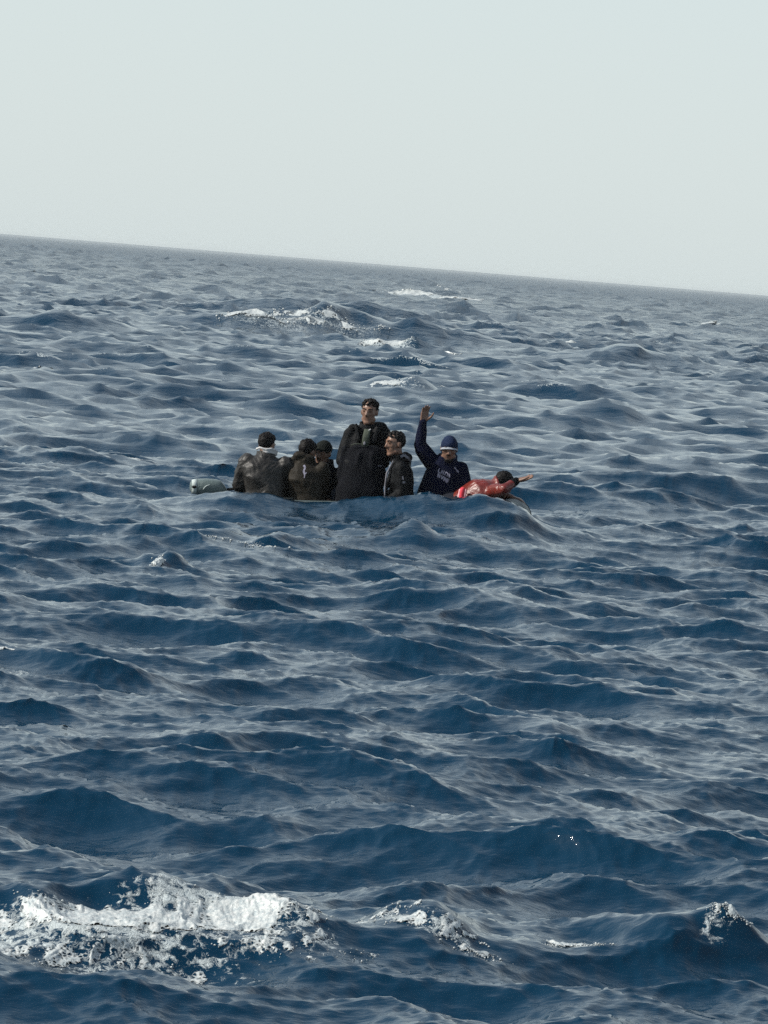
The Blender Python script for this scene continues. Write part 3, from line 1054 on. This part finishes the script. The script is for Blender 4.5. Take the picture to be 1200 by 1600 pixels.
def person_upright():
    x, y = -0.235, BY + 0.02
    p = Person('tallest person, upright and facing out in an open black jacket, mid dinghy', (x, y, 0))
    p.setup(pelvis=(x + 0.0, y + 0.02, 0.42), chest=(x + 0.0, y + 0.02, 0.70), neck=(x + 0.022, y + 0.0, 0.915), front=(-0.10, -1, 0),
            head=(x + 0.018, y - 0.02, 1.066), head_fwd=(-0.28, -1, -0.02),
            shL=(x + 0.165, y + 0.02, 0.875), shR=(x - 0.150, y + 0.02, 0.835),
            elL=(x + 0.19, y - 0.04, 0.60), elR=(x - 0.205, y - 0.03, 0.58),
            wrL=(x + 0.10, y - 0.17, 0.57), wrR=(x - 0.13, y - 0.16, 0.565),
            kneeL=(x + 0.12, y - 0.06, 0.06), kneeR=(x - 0.12, y - 0.06, 0.06), ankL=(x + 0.12, y + 0.34, 0.05), ankR=(x - 0.12, y + 0.34, 0.05),
            handL=((-0.8, 0.1, 0.3), (0, 1, 0), 0.6), handR=((0.8, 0.1, 0.3), (0, 1, 0), 0.6))
    p.body(M['skin'], 0.009)
    def extra(L):
        # stand-up collar and bunched shoulders
        L.ell(V((x + 0.13, y + 0.02, 0.945)), (0.075, 0.06, 0.04), frame((-0.1, -1, 0)))
        L.ell(V((x - 0.125, y + 0.01, 0.905)), (0.055, 0.05, 0.045))
        L.cap(V((x - 0.10, y - 0.075, 0.93)), 0.03, V((x - 0.06, y - 0.115, 0.80)), 0.03)
        L.cap(V((x + 0.12, y - 0.06, 0.95)), 0.035, V((x + 0.075, y - 0.12, 0.80)), 0.035)
    j = p.jacket('jacket', M['black_nylon'], grow=0.022, arm=(0.078, 0.066, 0.052), collar=0.05, seed=21, extra=extra)
    L = Lump()
    L.loft([((x + 0.012, y - 0.105, 0.905), (0.030, 0, 0), (0, 0.02, 0)), ((x + 0.006, y - 0.14, 0.84), (0.034, 0, 0), (0, 0.02, 0)), ((x + 0.0, y - 0.155, 0.72), (0.036, 0, 0), (0, 0.02, 0))], 14)
    link_mesh('shirt', L.v, L.f, M['shirt'], p.root)
    L = Lump()
    L.chain([(V((x + 0.012, y - 0.125, 0.885)), 0.008), (V((x + 0.04, y - 0.118, 0.905)), 0.007)])
    link_mesh('shirt_collar', L.v, L.f, M['white'], p.root)
    L = Lump()
    L.cap((x - 0.005, y - 0.185, 0.775), 0.012, (x - 0.005, y - 0.188, 0.76), 0.010)
    link_mesh('buckle', L.v, L.f, M['grey_cloth'], p.root)
    p.trousers(M['denim'])
    head_extras(p.root, p.head, p.R, 'tousled', beard=False, seed=5)
    # the dark coat held up before the chest
    c = empty('held_coat', (x, y - 0.2, 0.2), 'big black coat held up in front of the upright person', 'coat')
    L = Lump()
    L.loft([((x - 0.02, y - 0.17, 0.10), (0.25, 0, 0), (0, 0.15, 0)), ((x - 0.022, y - 0.17, 0.30), (0.242, 0, 0), (0, 0.14, 0)), ((x - 0.008, y - 0.155, 0.48), (0.215, 0, 0.012), (0, 0.11, 0)),
            ((x - 0.002, y - 0.145, 0.62), (0.196, 0, 0.016), (0, 0.085, 0)), ((x - 0.0, y - 0.135, 0.71), (0.165, 0, 0.012), (0, 0.06, 0)), ((x + 0.0, y - 0.13, 0.762), (0.125, 0, 0.006), (0, 0.035, 0))])
    L.cap(V((x - 0.19, y - 0.10, 0.70)), 0.05, V((x - 0.225, y - 0.16, 0.42)), 0.055)
    L.cap(V((x + 0.17, y - 0.12, 0.70)), 0.04, V((x + 0.20, y - 0.17, 0.42)), 0.05)
    L.cap(V((x - 0.05, y - 0.21, 0.66)), 0.03, V((x - 0.09, y - 0.27, 0.05)), 0.04)
    L.cap(V((x + 0.08, y - 0.21, 0.66)), 0.03, V((x + 0.10, y - 0.26, 0.05)), 0.045)
    co = L.melt('coat_body', 0.011, 3, M['black_cloth'], c, 0.016, 10, 31)
    L = Lump()
    pts = [V((x - 0.13, y - 0.172, 0.742)), V((x - 0.10, y - 0.180, 0.757)), V((x - 0.06, y - 0.186, 0.760)), V((x - 0.03, y - 0.188, 0.757))]
    L.chain([(q, 0.004) for q in pts])
    link_mesh('hem_piping', L.v, L.f, M['shirt'], c)
    decal('pocket_zip', co, M['grey_cloth'], c, (x + 0.16, y, 0.565), (1, 0, 0), (0, 0, 1), (0, -1, 0), [((-0.02, 0), (0.02, 0.002), 0.007)])
    return p

def person_side():
    x, y = 0.125, BY - 0.10
    p = Person('bareheaded person sitting side-on with sunlit face in a dark open jacket', (x, y, 0))
    p.setup(pelvis=(x + 0.03, y + 0.02, 0.16), chest=(x + 0.02, y + 0.01, 0.43), neck=(x - 0.03, y + 0.0, 0.655), front=(-1, -0.42, 0),
            head=(x - 0.072, y - 0.03, 0.785), head_fwd=(-1, -0.62, -0.08),
            shL=(x - 0.0, y - 0.15, 0.565), shR=(x + 0.03, y + 0.17, 0.60),
            elL=(x + 0.045, y - 0.19, 0.33), elR=(x + 0.02, y + 0.20, 0.34),
            wrL=(x - 0.12, y - 0.20, 0.22), wrR=(x - 0.16, y + 0.12, 0.25),
            kneeL=(x - 0.30, y - 0.14, 0.17), kneeR=(x - 0.33, y + 0.16, 0.22), ankL=(x - 0.26, y - 0.12, 0.03), ankR=(x - 0.26, y + 0.12, 0.03),
            handL=((-1, 0.1, -0.1), (0, 0.2, -1), 0.5), handR=((-1, -0.1, 0), (0, 0, -1), 0.5))
    p.body(M['skin'], 0.009)
    def extra(L):
        L.ell(V((x + 0.045, y + 0.02, 0.665)), (0.07, 0.09, 0.055))
        L.cap(V((x - 0.06, y - 0.085, 0.62)), 0.022, V((x - 0.115, y - 0.10, 0.42)), 0.020)
        L.cap(V((x - 0.115, y - 0.10, 0.42)), 0.020, V((x - 0.125, y - 0.10, 0.25)), 0.020)
    j = p.jacket('jacket', M['black_nylon'], grow=0.018, arm=(0.076, 0.066, 0.050), collar=0.04, seed=41, wrinkle=0.008, extra=extra)
    L = Lump()
    L.chain([(V((x - 0.078, y - 0.112, 0.62)), 0.007), (V((x - 0.128, y - 0.128, 0.50)), 0.010), (V((x - 0.135, y - 0.13, 0.40)), 0.008), (V((x - 0.13, y - 0.13, 0.28)), 0.008)])
    link_mesh('jacket_edge', L.v, L.f, M['grey_cloth'], p.root)
    decal('hood_lining', j, M['grey_cloth'], p.root, (x + 0.045, y, 0.655), (1, 0, 0), (0, 0, 1), (0, -1, 0),
          [((-0.055, 0.015), (-0.02, 0.035), 0.024), ((-0.02, 0.035), (0.03, 0.0), 0.022), ((0.03, 0.0), (0.05, -0.03), 0.02)], lift=0.006)
    decal('sleeve_patch', j, M['grey_cloth'], p.root, (x + 0.03, y, 0.43), (1, 0, 0), (0, 0, 1), (0, -1, 0),
          [((-0.006, 0.06), (0.004, 0.025), 0.014), ((0.0, 0.0), (0.026, 0.006), 0.02)])
    p.trousers(M['denim'])
    head_extras(p.root, p.head, p.R, 'short', beard=False, seed=6)
    return p

def person_waving():
    x, y = 0.555, BY + 0.06
    p = Person('person in a navy hooded top and cap, its brim coloured sunlit pale, waving one raised hand', (x, y, 0))
    p.setup(pelvis=(x - 0.02, y + 0.03, 0.16), chest=(x - 0.01, y + 0.0, 0.43), neck=(x + 0.012, y - 0.02, 0.655), front=(0.05, -1, 0),
            head=(x + 0.022, y - 0.06, 0.775), head_fwd=(0.0, -1, -0.22),
            shL=(x + 0.150, y + 0.0, 0.585), shR=(x - 0.150, y + 0.0, 0.655),
            elL=(x + 0.225, y - 0.04, 0.37), elR=(x - 0.262, y - 0.03, 0.79),
            wrL=(x + 0.16, y - 0.22, 0.26), wrR=(x - 0.248, y - 0.05, 1.015),
            kneeL=(x + 0.14, y - 0.36, 0.28), kneeR=(x - 0.14, y - 0.36, 0.28), ankL=(x + 0.14, y - 0.30, 0.03), ankR=(x - 0.14, y - 0.30, 0.03),
            handL=((-0.2, -1, -0.1), (0, 0, -1), 0.5), handR=((0.10, -0.05, 1), (0.35, -1, 0.1), 0.14))
    p.body(M['skin'], 0.0075)
    def extra(L):
        L.loft([((x - 0.03, y + 0.0, 0.12), (0.25, 0, 0), (0, 0.16, 0)), ((x - 0.025, y + 0.0, 0.36), (0.225, 0, 0), (0, 0.155, 0)), ((x - 0.01, y + 0.0, 0.55), (0.18, 0, 0), (0, 0.13, 0))])
        L.cap(V((x - 0.14, y, 0.64)), 0.085, V((x - 0.235, y - 0.02, 0.745)), 0.075)
    j = p.jacket('hooded_top', M['navy'], grow=0.022, arm=(0.080, 0.064, 0.046), collar=0.06, seed=51, extra=extra, wrinkle=0.006, wfreq=16)
    # hood round the head, open at the face
    c, R = p.head, p.R
    L = Lump()
    L.ell(c + R @ V((0, -0.016, 0.022)), (0.087, 0.103, 0.110), R)
    L.ell(c + R @ V((0, -0.02, -0.085)), (0.088, 0.090, 0.07), R)
    hd = L.melt('hood', 0.009, 3, M['navy_cap'], p.root, 0.003, 30, 3)
    bm = bmesh.new()
    bm.from_mesh(hd.data)
    inv = (Matrix.Translation(c) @ R.to_4x4()).inverted() @ hd.matrix_world
    kill = []
    for v in bm.verts:
        q = inv @ v.co
        if q.y > 0.02 and (q.x / 0.068) ** 2 + ((q.z + 0.03) / 0.098) ** 2 < 1:
            kill.append(v)
    bmesh.ops.delete(bm, geom=kill, context='VERTS')
    bm.to_mesh(hd.data)
    bm.free()
    sm = hd.modifiers.new('thick', 'SOLIDIFY')
    sm.thickness = 0.008
    # cap crown and brim, sunlight on the brim put into its pale colour
    L = Lump()
    L.ell(c + R @ V((0, 0.0, 0.045)), (0.078, 0.095, 0.072), R)
    cap_ = L.melt('cap', 0.008, 2, M['navy_cap'], p.root)
    vs, fs = [], []
    n = 15
    for i in range(n):
        a = math.radians(-72 + 144 * i / (n - 1))
        for k, (rr, dz) in enumerate(((0.084, 0.042), (0.106, 0.031), (0.106, 0.027), (0.084, 0.037))):
            drop = 0.040 * (1 - math.cos(a))
            vs.append(c + R @ V((math.sin(a) * min(rr, 0.088), math.cos(a) * rr + 0.012, dz - drop)))
    for i in range(n - 1):
        for k in range(4):
            fs.append((i * 4 + k, i * 4 + (k + 1) % 4, (i + 1) * 4 + (k + 1) % 4, (i + 1) * 4 + k))
    fs += [(3, 2, 1, 0), ((n - 1) * 4, (n - 1) * 4 + 1, (n - 1) * 4 + 2, (n - 1) * 4 + 3)]
    link_mesh('cap_brim', vs, fs, M['brim'], cap_, smooth=False)
    # the two rows of pale print on the chest and the small mark beside it
    tilt = math.radians(-24)
    xd = V((math.cos(tilt), 0, math.sin(tilt)))
    yd = V((-math.sin(tilt) * 0.6, 0, math.cos(tilt)))
    st = []
    def bar(x0, y0, x1, y1, w=0.010):
        st.append(((x0, y0), (x1, y1), w))
    # upper row: strokes like L H S
    bar(-0.062, 0.048, -0.064, 0.008); bar(-0.064, 0.010, -0.040, 0.006)
    bar(-0.030, 0.046, -0.032, 0.008); bar(-0.010, 0.046, -0.012, 0.008); bar(-0.030, 0.028, -0.010, 0.028, 0.008)
    bar(0.010, 0.046, 0.006, 0.010); bar(0.010, 0.044, 0.034, 0.040); bar(0.034, 0.040, 0.030, 0.010); bar(0.044, 0.046, 0.060, 0.012, 0.016)
    # lower row: zigzag letters
    bar(-0.056, -0.004, -0.052, -0.040); bar(-0.052, -0.002, -0.034, -0.038); bar(-0.034, -0.004, -0.032, -0.038)
    bar(-0.018, -0.002, -0.008, -0.038); bar(0.004, -0.002, -0.008, -0.038); bar(0.016, -0.004, 0.018, -0.044, 0.013); bar(0.018, -0.004, 0.040, -0.040); bar(0.042, -0.002, 0.044, -0.046, 0.014); bar(0.058, -0.004, 0.054, -0.040, 0.012)
    decal('chest_print', j, M['print'], p.root, (x - 0.01, y, 0.515), xd, yd, (0, -1, 0), st)
    decal('chest_logo', j, M['print'], p.root, (x + 0.11, y, 0.578), xd, yd, (0, -1, 0),
          [((-0.028, 0.012), (-0.012, 0.010), 0.012), ((-0.012, 0.006), (0.022, 0.0), 0.007), ((0.0, -0.004), (0.028, -0.010), 0.010)])
    p.trousers(M['denim'])
    head_extras(p.root, p.head, p.R, 'none', beard=True, seed=7)
    return p

def person_leaning():
    y = BY - 0.16
    p = Person('person in a maroon top lying over the bow with an arm stretched out', (0.75, y, 0.3))
    fr = V((0.35, -0.30, -0.9))
    p.setup(pelvis=(0.65, y + 0.09, 0.245), chest=(0.88, y + 0.0, 0.395), neck=(1.075, y + 0.03, 0.465), front=fr,
            head=(1.125, y + 0.09, 0.478), head_fwd=(0.75, 0.55, -0.45), head_up=(-0.2, -0.2, 1),
            shL=(0.985, y + 0.17, 0.435), shR=(1.03, y - 0.16, 0.425),
            elL=(1.10, y + 0.28, 0.38), elR=(1.125, y - 0.30, 0.445),
            wrL=(1.22, y + 0.16, 0.36), wrR=(1.245, y - 0.16, 0.535),
            kneeL=(0.30, y + 0.05, 0.13), kneeR=(0.28, y - 0.06, 0.11), ankL=(-0.05, y + 0.02, 0.06), ankR=(-0.05, y - 0.10, 0.05),
            handL=((1, -0.3, -0.2), (0, 0, -1), 0.3), handR=((1, 0.25, 0.30), (-0.2, -0.4, 1), 0.16))
    p.left = V((-0.12, 0.98, 0.05)).normalized()
    p.body(M['skin'], 0.0075)
    j = p.jacket('top', M['maroon'], grow=0.012, arm=(0.070, 0.058, 0.042), collar=0.02, seed=61, wrinkle=0.008, wfreq=24, stop=0.72)
    a = p.elR.lerp(p.wrR, 0.68)
    L = Lump()
    L.cap(a, 0.044, p.elR.lerp(p.wrR, 0.95), 0.038)
    link_mesh('cuff', L.v, L.f, M['black_cloth'], p.root)
    # bright turned-up hem at the waist
    L = Lump()
    L.cap((0.728, y - 0.15, 0.335), 0.030, (0.735, y - 0.13, 0.405), 0.026)
    link_mesh('red_hem', L.v, L.f, M['red_trim'], p.root)
    for dx_ in (-0.024, 0.030):
        L = Lump()
        L.cap((0.728 + dx_, y - 0.158, 0.335), 0.014, (0.735 + dx_, y - 0.138, 0.400), 0.012)
        link_mesh('pale_hem', L.v, L.f, M['pink_trim'], p.root)
    p.trousers(M['denim'])
    head_extras(p.root, p.head, p.R, 'short', seed=9)
    return p

build_boat()
build_motor()
for make in (person_collar_white, person_hood_olive, person_beanie, person_upright, person_side, person_waving, person_leaning):
    make()

# ------------------------------------------------------------------ foam: lumpy sheets of froth and loose beads on the breaking crests
def foam_mat():
    mt, nt, nn, ln, bs = new_mat('foam_froth')
    geo = nn.new('ShaderNodeNewGeometry')
    n1 = tex_noise(nt, geo.outputs['Position'], 45.0, 4, 0.65)
    c = ramp(nt, n1.outputs[0], [(0.3, (0.24, 0.29, 0.31)), (0.68, (0.56, 0.57, 0.55))])
    ln.new(c, bs.inputs['Base Color'])
    bs.inputs['Roughness'].default_value = 0.4
    n2 = tex_noise(nt, geo.outputs['Position'], 90.0, 3, 0.6)
    bp = nn.new('ShaderNodeBump')
    bp.inputs['Distance'].default_value = 0.004
    ln.new(n2.outputs[0], bp.inputs['Height'])
    ln.new(bp.outputs[0], bs.inputs['Normal'])
    # thin froth breaks up into lace
    at = nn.new('ShaderNodeAttribute')
    at.attribute_name = 'thick'
    sc = nn.new('ShaderNodeAttribute')
    sc.attribute_name = 'lace'
    vm = nn.new('ShaderNodeVectorMath')
    vm.operation = 'SCALE'
    ln.new(geo.outputs['Position'], vm.inputs[0])
    ln.new(sc.outputs['Fac'], vm.inputs['Scale'])
    vo = nn.new('ShaderNodeTexVoronoi')
    vo.feature = 'DISTANCE_TO_EDGE'
    vo.inputs['Scale'].default_value = 1.0
    ln.new(vm.outputs[0], vo.inputs['Vector'])
    n3 = tex_noise(nt, vm.outputs[0], 0.6, 4, 0.65)
    e = math_node(nt, 'MULTIPLY', vo.outputs['Distance'], -1.2)
    e = math_node(nt, 'ADD', e, n3.outputs[0])
    e = math_node(nt, 'ADD', e, at.outputs['Fac'])
    e = math_node(nt, 'ADD', e, -0.52)
    e = math_node(nt, 'MULTIPLY', e, 4.0, clamp=True)
    tr = nn.new('ShaderNodeBsdfTransparent')
    mx = nn.new('ShaderNodeMixShader')
    ln.new(e, mx.inputs[0])
    ln.new(tr.outputs[0], mx.inputs[1])
    ln.new(bs.outputs[0], mx.inputs[2])
    ln.new(mx.outputs[0], nn['Material Output'].inputs['Surface'])
    return mt
FROTH = foam_mat()

def vnoise(x, y, seed):
    r = np.random.default_rng(seed)
    T = r.uniform(size=(64, 64))
    ix, iy = np.floor(x).astype(int), np.floor(y).astype(int)
    fx, fy = x - ix, y - iy
    fx = fx * fx * (3 - 2 * fx)
    fy = fy * fy * (3 - 2 * fy)
    g = lambda i, j: T[i % 64, j % 64]
    return (g(ix, iy) * (1 - fx) + g(ix + 1, iy) * fx) * (1 - fy) + (g(ix, iy + 1) * (1 - fx) + g(ix + 1, iy + 1) * fx) * fy

def fbm(x, y, seed, oct_=4):
    h, a, t = 0, 1.0, 0
    for o in range(oct_):
        h = h + a * vnoise(x * 2 ** o + 7.3 * o, y * 2 ** o + 3.1 * o, seed + o)
        t += a
        a *= 0.55
    return h / t

def bubbles(x, y, seed):
    """rounded caps of jittered cells, 0..1"""
    r = np.random.default_rng(seed)
    J = r.uniform(0.15, 0.85, size=(64, 64, 2))
    S = r.uniform(0.45, 0.95, size=(64, 64))
    ix, iy = np.floor(x).astype(int), np.floor(y).astype(int)
    best = np.zeros_like(x)
    for dx in (-1, 0, 1):
        for dy in (-1, 0, 1):
            cx, cy = ix + dx, iy + dy
            j = J[cx % 64, cy % 64]
            s = S[cx % 64, cy % 64]
            d2 = (x - cx - j[..., 0]) ** 2 + (y - cy - j[..., 1]) ** 2
            best = np.maximum(best, np.sqrt(np.clip(s * s - d2, 0, None)))
    return best

def foam_patch(label, areas, res, cell, height, thr, seed, stretch=1.0, beads=0, bead_r=(0.002, 0.006), noise_scale=None):
    """areas: centre x, y, direction, half length, half width, strength on the still-water plane"""
    ar = np.array(areas)
    ext = np.maximum(ar[:, 3], ar[:, 4]) * 1.5
    X0, X1 = (ar[:, 0] - ext).min(), (ar[:, 0] + ext).max()
    Y0, Y1 = (ar[:, 1] - ext).min(), (ar[:, 1] + ext).max()
    nx, ny = int((X1 - X0) / res[0]) + 2, int((Y1 - Y0) / res[1]) + 2
    X, Y = np.meshgrid(np.linspace(X0, X1, nx), np.linspace(Y0, Y1, ny), indexing='ij')
    D = np.zeros_like(X)
    for cx, cy, a, lx, ly, w in areas:
        ca, sa = math.cos(math.radians(a)), math.sin(math.radians(a))
        s = (X - cx) * ca + (Y - cy) * sa
        t = -(X - cx) * sa + (Y - cy) * ca
        D = np.maximum(D, w * np.exp(-((s / lx) ** 2) ** 1.4 - ((t / ly) ** 2) ** 1.4))
    ns = noise_scale or cell * 6
    n1 = fbm(X / ns, Y / ns / stretch, seed, 4)
    n2 = fbm(X / cell / 1.6, Y / cell / 1.6 / stretch, seed + 9, 2)
    D2 = D + (n1 - 0.5) * 1.5 * (D > 0.02) + (n2 - 0.5) * 0.7 * (D > 0.02)
    th = np.clip((D2 - thr + 0.12) / 0.6, -0.3, 1)
    wx = X + (n1 - 0.5) * cell
    wy = Y + (n2 - 0.5) * cell
    h = bubbles(wx / cell, wy / cell / stretch, seed + 1) * 0.55 + bubbles(wx / cell * 2.3, wy / cell * 2.3 / stretch, seed + 2) * 0.32 + bubbles(wx / cell * 5.1, wy / cell * 5.1 / stretch, seed + 3) * 0.18
    zf = np.where(th > 0, th ** 0.7 * (0.30 + 0.9 * h) * height * (0.5 + 0.8 * n1), th * height)
    px, py, pz = sea(X, Y)
    z = pz + zf
    keep = (th > -0.02) & (D > 0.03)
    idx = -np.ones(X.shape, int)
    q = keep[:-1, :-1] & keep[1:, :-1] & keep[1:, 1:] & keep[:-1, 1:]
    used = np.zeros_like(keep)
    used[:-1, :-1] |= q; used[1:, :-1] |= q; used[1:, 1:] |= q; used[:-1, 1:] |= q
    idx[used] = np.arange(used.sum())
    co = np.stack([px[used], py[used], z[used]], -1)
    i, j = np.nonzero(q)
    quads = np.stack([idx[i, j], idx[i + 1, j], idx[i + 1, j + 1], idx[i, j + 1]], -1)
    verts = [co]
    V4 = quads
    # loose beads round the rim
    tri = None
    if beads:
        r = np.random.default_rng(seed + 5)
        rim = np.argwhere((D2 > thr - 0.35) & (D2 < thr + 0.15) & (D > 0.08))
        pick = rim[r.integers(0, len(rim), beads)]
        bxx = X[pick[:, 0], pick[:, 1]] + r.normal(size=beads) * res[0]
        byy = Y[pick[:, 0], pick[:, 1]] + r.normal(size=beads) * res[1]
        bx_, by_, bz_ = sea(bxx, byy)
        rad = bead_r[0] + (bead_r[1] - bead_r[0]) * r.uniform(size=beads) ** 3
        iv, fi = ICO
        bc = iv[None] * (rad[:, None] * r.uniform(0.7, 1.4, size=(beads, 3)))[:, None, :] + np.stack([bx_, by_, bz_ + rad * 0.3], -1)[:, None, :]
        verts.append(bc.reshape(-1, 3))
        tri = (fi[None] + (len(co) + np.arange(beads) * len(iv))[:, None, None]).reshape(-1, 3)
    vv = np.concatenate(verts).astype(np.float32)
    loops = [V4.ravel()]
    tot = [np.full(len(V4), 4)]
    if tri is not None:
        loops.append(tri.ravel())
        tot.append(np.full(len(tri), 3))
    loops = np.concatenate(loops).astype(np.int32)
    tot = np.concatenate(tot).astype(np.int32)
    me = bpy.data.meshes.new('sea_foam')
    me.vertices.add(len(vv))
    me.vertices.foreach_set('co', vv.ravel())
    me.loops.add(len(loops))
    me.loops.foreach_set('vertex_index', loops)
    me.polygons.add(len(tot))
    me.polygons.foreach_set('loop_start', np.concatenate([[0], np.cumsum(tot)[:-1]]).astype(np.int32))
    me.polygons.foreach_set('loop_total', tot)
    tk = np.ones(len(vv), np.float32)
    tk[:len(co)] = np.clip(th[used], 0, 1)
    a_ = me.attributes.new('thick', 'FLOAT', 'POINT')
    a_.data.foreach_set('value', tk)
    a_ = me.attributes.new('lace', 'FLOAT', 'POINT')
    a_.data.foreach_set('value', np.full(len(vv), 1.1 / cell, np.float32))
    me.update(calc_edges=True)
    o = link_me('sea_foam', me, FROTH, None, True)
    o['kind'] = 'stuff'
    o['label'] = label
    return o

def ico1():
    bm = bmesh.new()
    bmesh.ops.create_icosphere(bm, subdivisions=1, radius=1)
    v = np.array([q.co for q in bm.verts])
    f = np.array([[q.index for q in k.verts] for k in bm.faces])
    bm.free()
    return v, f
ICO = ico1()

foam_patch('white bubbly foam tumbling down the nearest breaking wave',
           [(-1.10, 18.22, 8, 0.50, 0.12, 0.92), (-0.72, 18.32, 10, 0.40, 0.12, 0.95), (-0.38, 18.46, 12, 0.36, 0.16, 1), (-0.85, 17.95, 16, 0.34, 0.16, 0.62), (-0.28, 18.24, 20, 0.30, 0.18, 0.74), (-1.2, 17.86, 10, 0.25, 0.14, 0.62)],
           (0.004, 0.0065), 0.020, 0.014, 0.62, 106, 2.0, 500, (0.0015, 0.005), noise_scale=0.11)
foam_patch('string of foam beads along the crest running on from the nearest breaker',
           [(-0.12, 18.66, 4, 0.18, 0.07, 0.72), (0.08, 18.74, -8, 0.2, 0.0625, 0.75), (0.3, 18.64, -18, 0.16, 0.0625, 0.75), (0.48, 18.54, -18, 0.1, 0.05, 0.6)], (0.004, 0.006), 0.014, 0.012, 0.62, 111, 1.3, 420, (0.0015, 0.005), noise_scale=0.05)
foam_patch('few foam beads on the low crest between two nearer wave peaks',
           [(0.8, 18.89, -6, 0.11, 0.05, 0.75)], (0.004, 0.006), 0.014, 0.012, 0.66, 121, 1.3, 110, (0.0015, 0.005), noise_scale=0.05)
foam_patch('foam beads on the tip of the tall peaked near wave',
           [(1.37, 19.06, -12, 0.09, 0.08, 0.68)], (0.004, 0.006), 0.014, 0.014, 0.62, 131, 1.3, 160, (0.0015, 0.005), noise_scale=0.05)
foam_patch('patch of foam on the dark wave face before the motor',
           [(-1.2, 42.64, -6, 0.22, 0.275, 0.78), (-0.9, 42.50, -14, 0.2, 0.2, 0.7)], (0.008, 0.02), 0.03, 0.014, 0.66, 141, 1.5, 160, (0.004, 0.010), noise_scale=0.10)
foam_patch('white tip of foam on the small pointed wave',
           [(-1.69, 39.36, 0, 0.055, 0.15, 1)], (0.005, 0.01), 0.03, 0.035, 0.5, 151, 1.2, 40, (0.004, 0.009), noise_scale=0.08)
foam_patch('foam clots streaming down the big wave far behind the dinghy',
           [(-4.4, 163.71, 10, 1.3, 1, 0.85), (-3.2, 164.57, 4, 1.2, 0.875, 0.75), (-1.7, 164.86, -6, 1.2, 0.875, 0.78), (-5.2, 163.14, 10, 0.7, 0.625, 0.7)], (0.03, 0.05), 0.12, 0.06, 0.72, 161, 1.2, 260, (0.015, 0.045), noise_scale=0.55)
foam_patch('line of foam on the wave in front of the big far wave',
           [(-0.5, 152.00, 2, 0.9, 0.4375, 0.95), (0.9, 150.43, -14, 0.8, 0.275, 0.85)], (0.03, 0.04), 0.11, 0.05, 0.60, 171, 1.2, 80, (0.015, 0.04), noise_scale=0.5)
foam_patch('long white breaker far off near the horizon',
           [(1.2, 428.57, -2, 3.4, 3.75, 1), (4, 424.29, -4, 2.2, 2.5, 0.9)], (0.10, 0.15), 0.5, 0.25, 0.52, 181, 1.2, noise_scale=1.4)
foam_patch('foam specks on the steep crest just behind the upright person',
           [(-0.1, 99.71, -4, 0.55, 0.3125, 0.75), (1.15, 104.29, -4, 0.35, 0.3125, 0.9)], (0.02, 0.03), 0.06, 0.03, 0.72, 191, 1.2, 60, (0.008, 0.02), noise_scale=0.25)

# small breaking tips strewn over the water; the flecks stand in for sun glints
for k, (fx, fy, sz, lab) in enumerate((
        (-0.54, 22.8, 0.035, 'tiny double foam fleck standing in for a sun glint on the water beyond the nearest breaker'),
        (-1.53, 26.0, 0.025, 'single foam fleck in place of a sun glint, low on a dark wave face'),
        (1.43, 30.9, 0.045, 'thin foam fleck imitating a sun glint on a pale crest in open water'),
        (-2.12, 29.6, 0.07, 'small foam clot on a dark crest in open water'),
        (-2.85, 58.1, 0.20, 'white foam tip on a dark wave behind the motor'),
        (-6.8, 97.0, 0.45, 'foam tip on a small wave beyond the motor'),
        (10.6, 238.0, 1.6, 'thin white breaker far beyond the bow'),
        (6.0, 194.0, 1.2, 'broken foam on a far wave between the dinghy and the horizon'),
        (20.8, 367.0, 2.2, 'faint whitecap near the horizon beyond the bow'),
        (-23.4, 348.0, 2.4, 'faint whitecap near the horizon beyond the motor'),
        (5.0, 560.0, 2.6, 'small white crest just under the horizon'))):
    cell_ = max(0.014, sz * 0.16)
    foam_patch(lab, [(fx, fy, -6, sz, sz * 0.5, 0.9)], (max(0.004, sz * 0.05), max(0.006, sz * 0.06)), cell_, min(sz * 0.10, 0.09), 0.66, 300 + 11 * k, 1.2, noise_scale=sz * 0.5)

# ------------------------------------------------------------------ thin sea haze, thickest to the eye at the horizon
hz = bpy.data.materials.new('haze_air')
hz.use_nodes = True
hn = hz.node_tree.nodes
hn.remove(hn['Principled BSDF'])
pv = hn.new('ShaderNodeVolumePrincipled')
pv.inputs['Color'].default_value = (0.88, 0.94, 0.95, 1)
pv.inputs['Density'].default_value = 0.00012
pv.inputs['Anisotropy'].default_value = 0.2
hz.node_tree.links.new(pv.outputs[0], hn['Material Output'].inputs['Volume'])
bm = bmesh.new()
bmesh.ops.create_cube(bm, size=1)
bmesh.ops.scale(bm, vec=(13000, 13000, 7.5), verts=bm.verts)
bmesh.ops.translate(bm, vec=(0, 0, 0.35), verts=bm.verts)
me = bpy.data.meshes.new('haze')
bm.to_mesh(me)
bm.free()
ho = link_me('haze', me, hz, None, False)
ho['kind'] = 'stuff'
ho['label'] = 'thin pale haze over the sea'
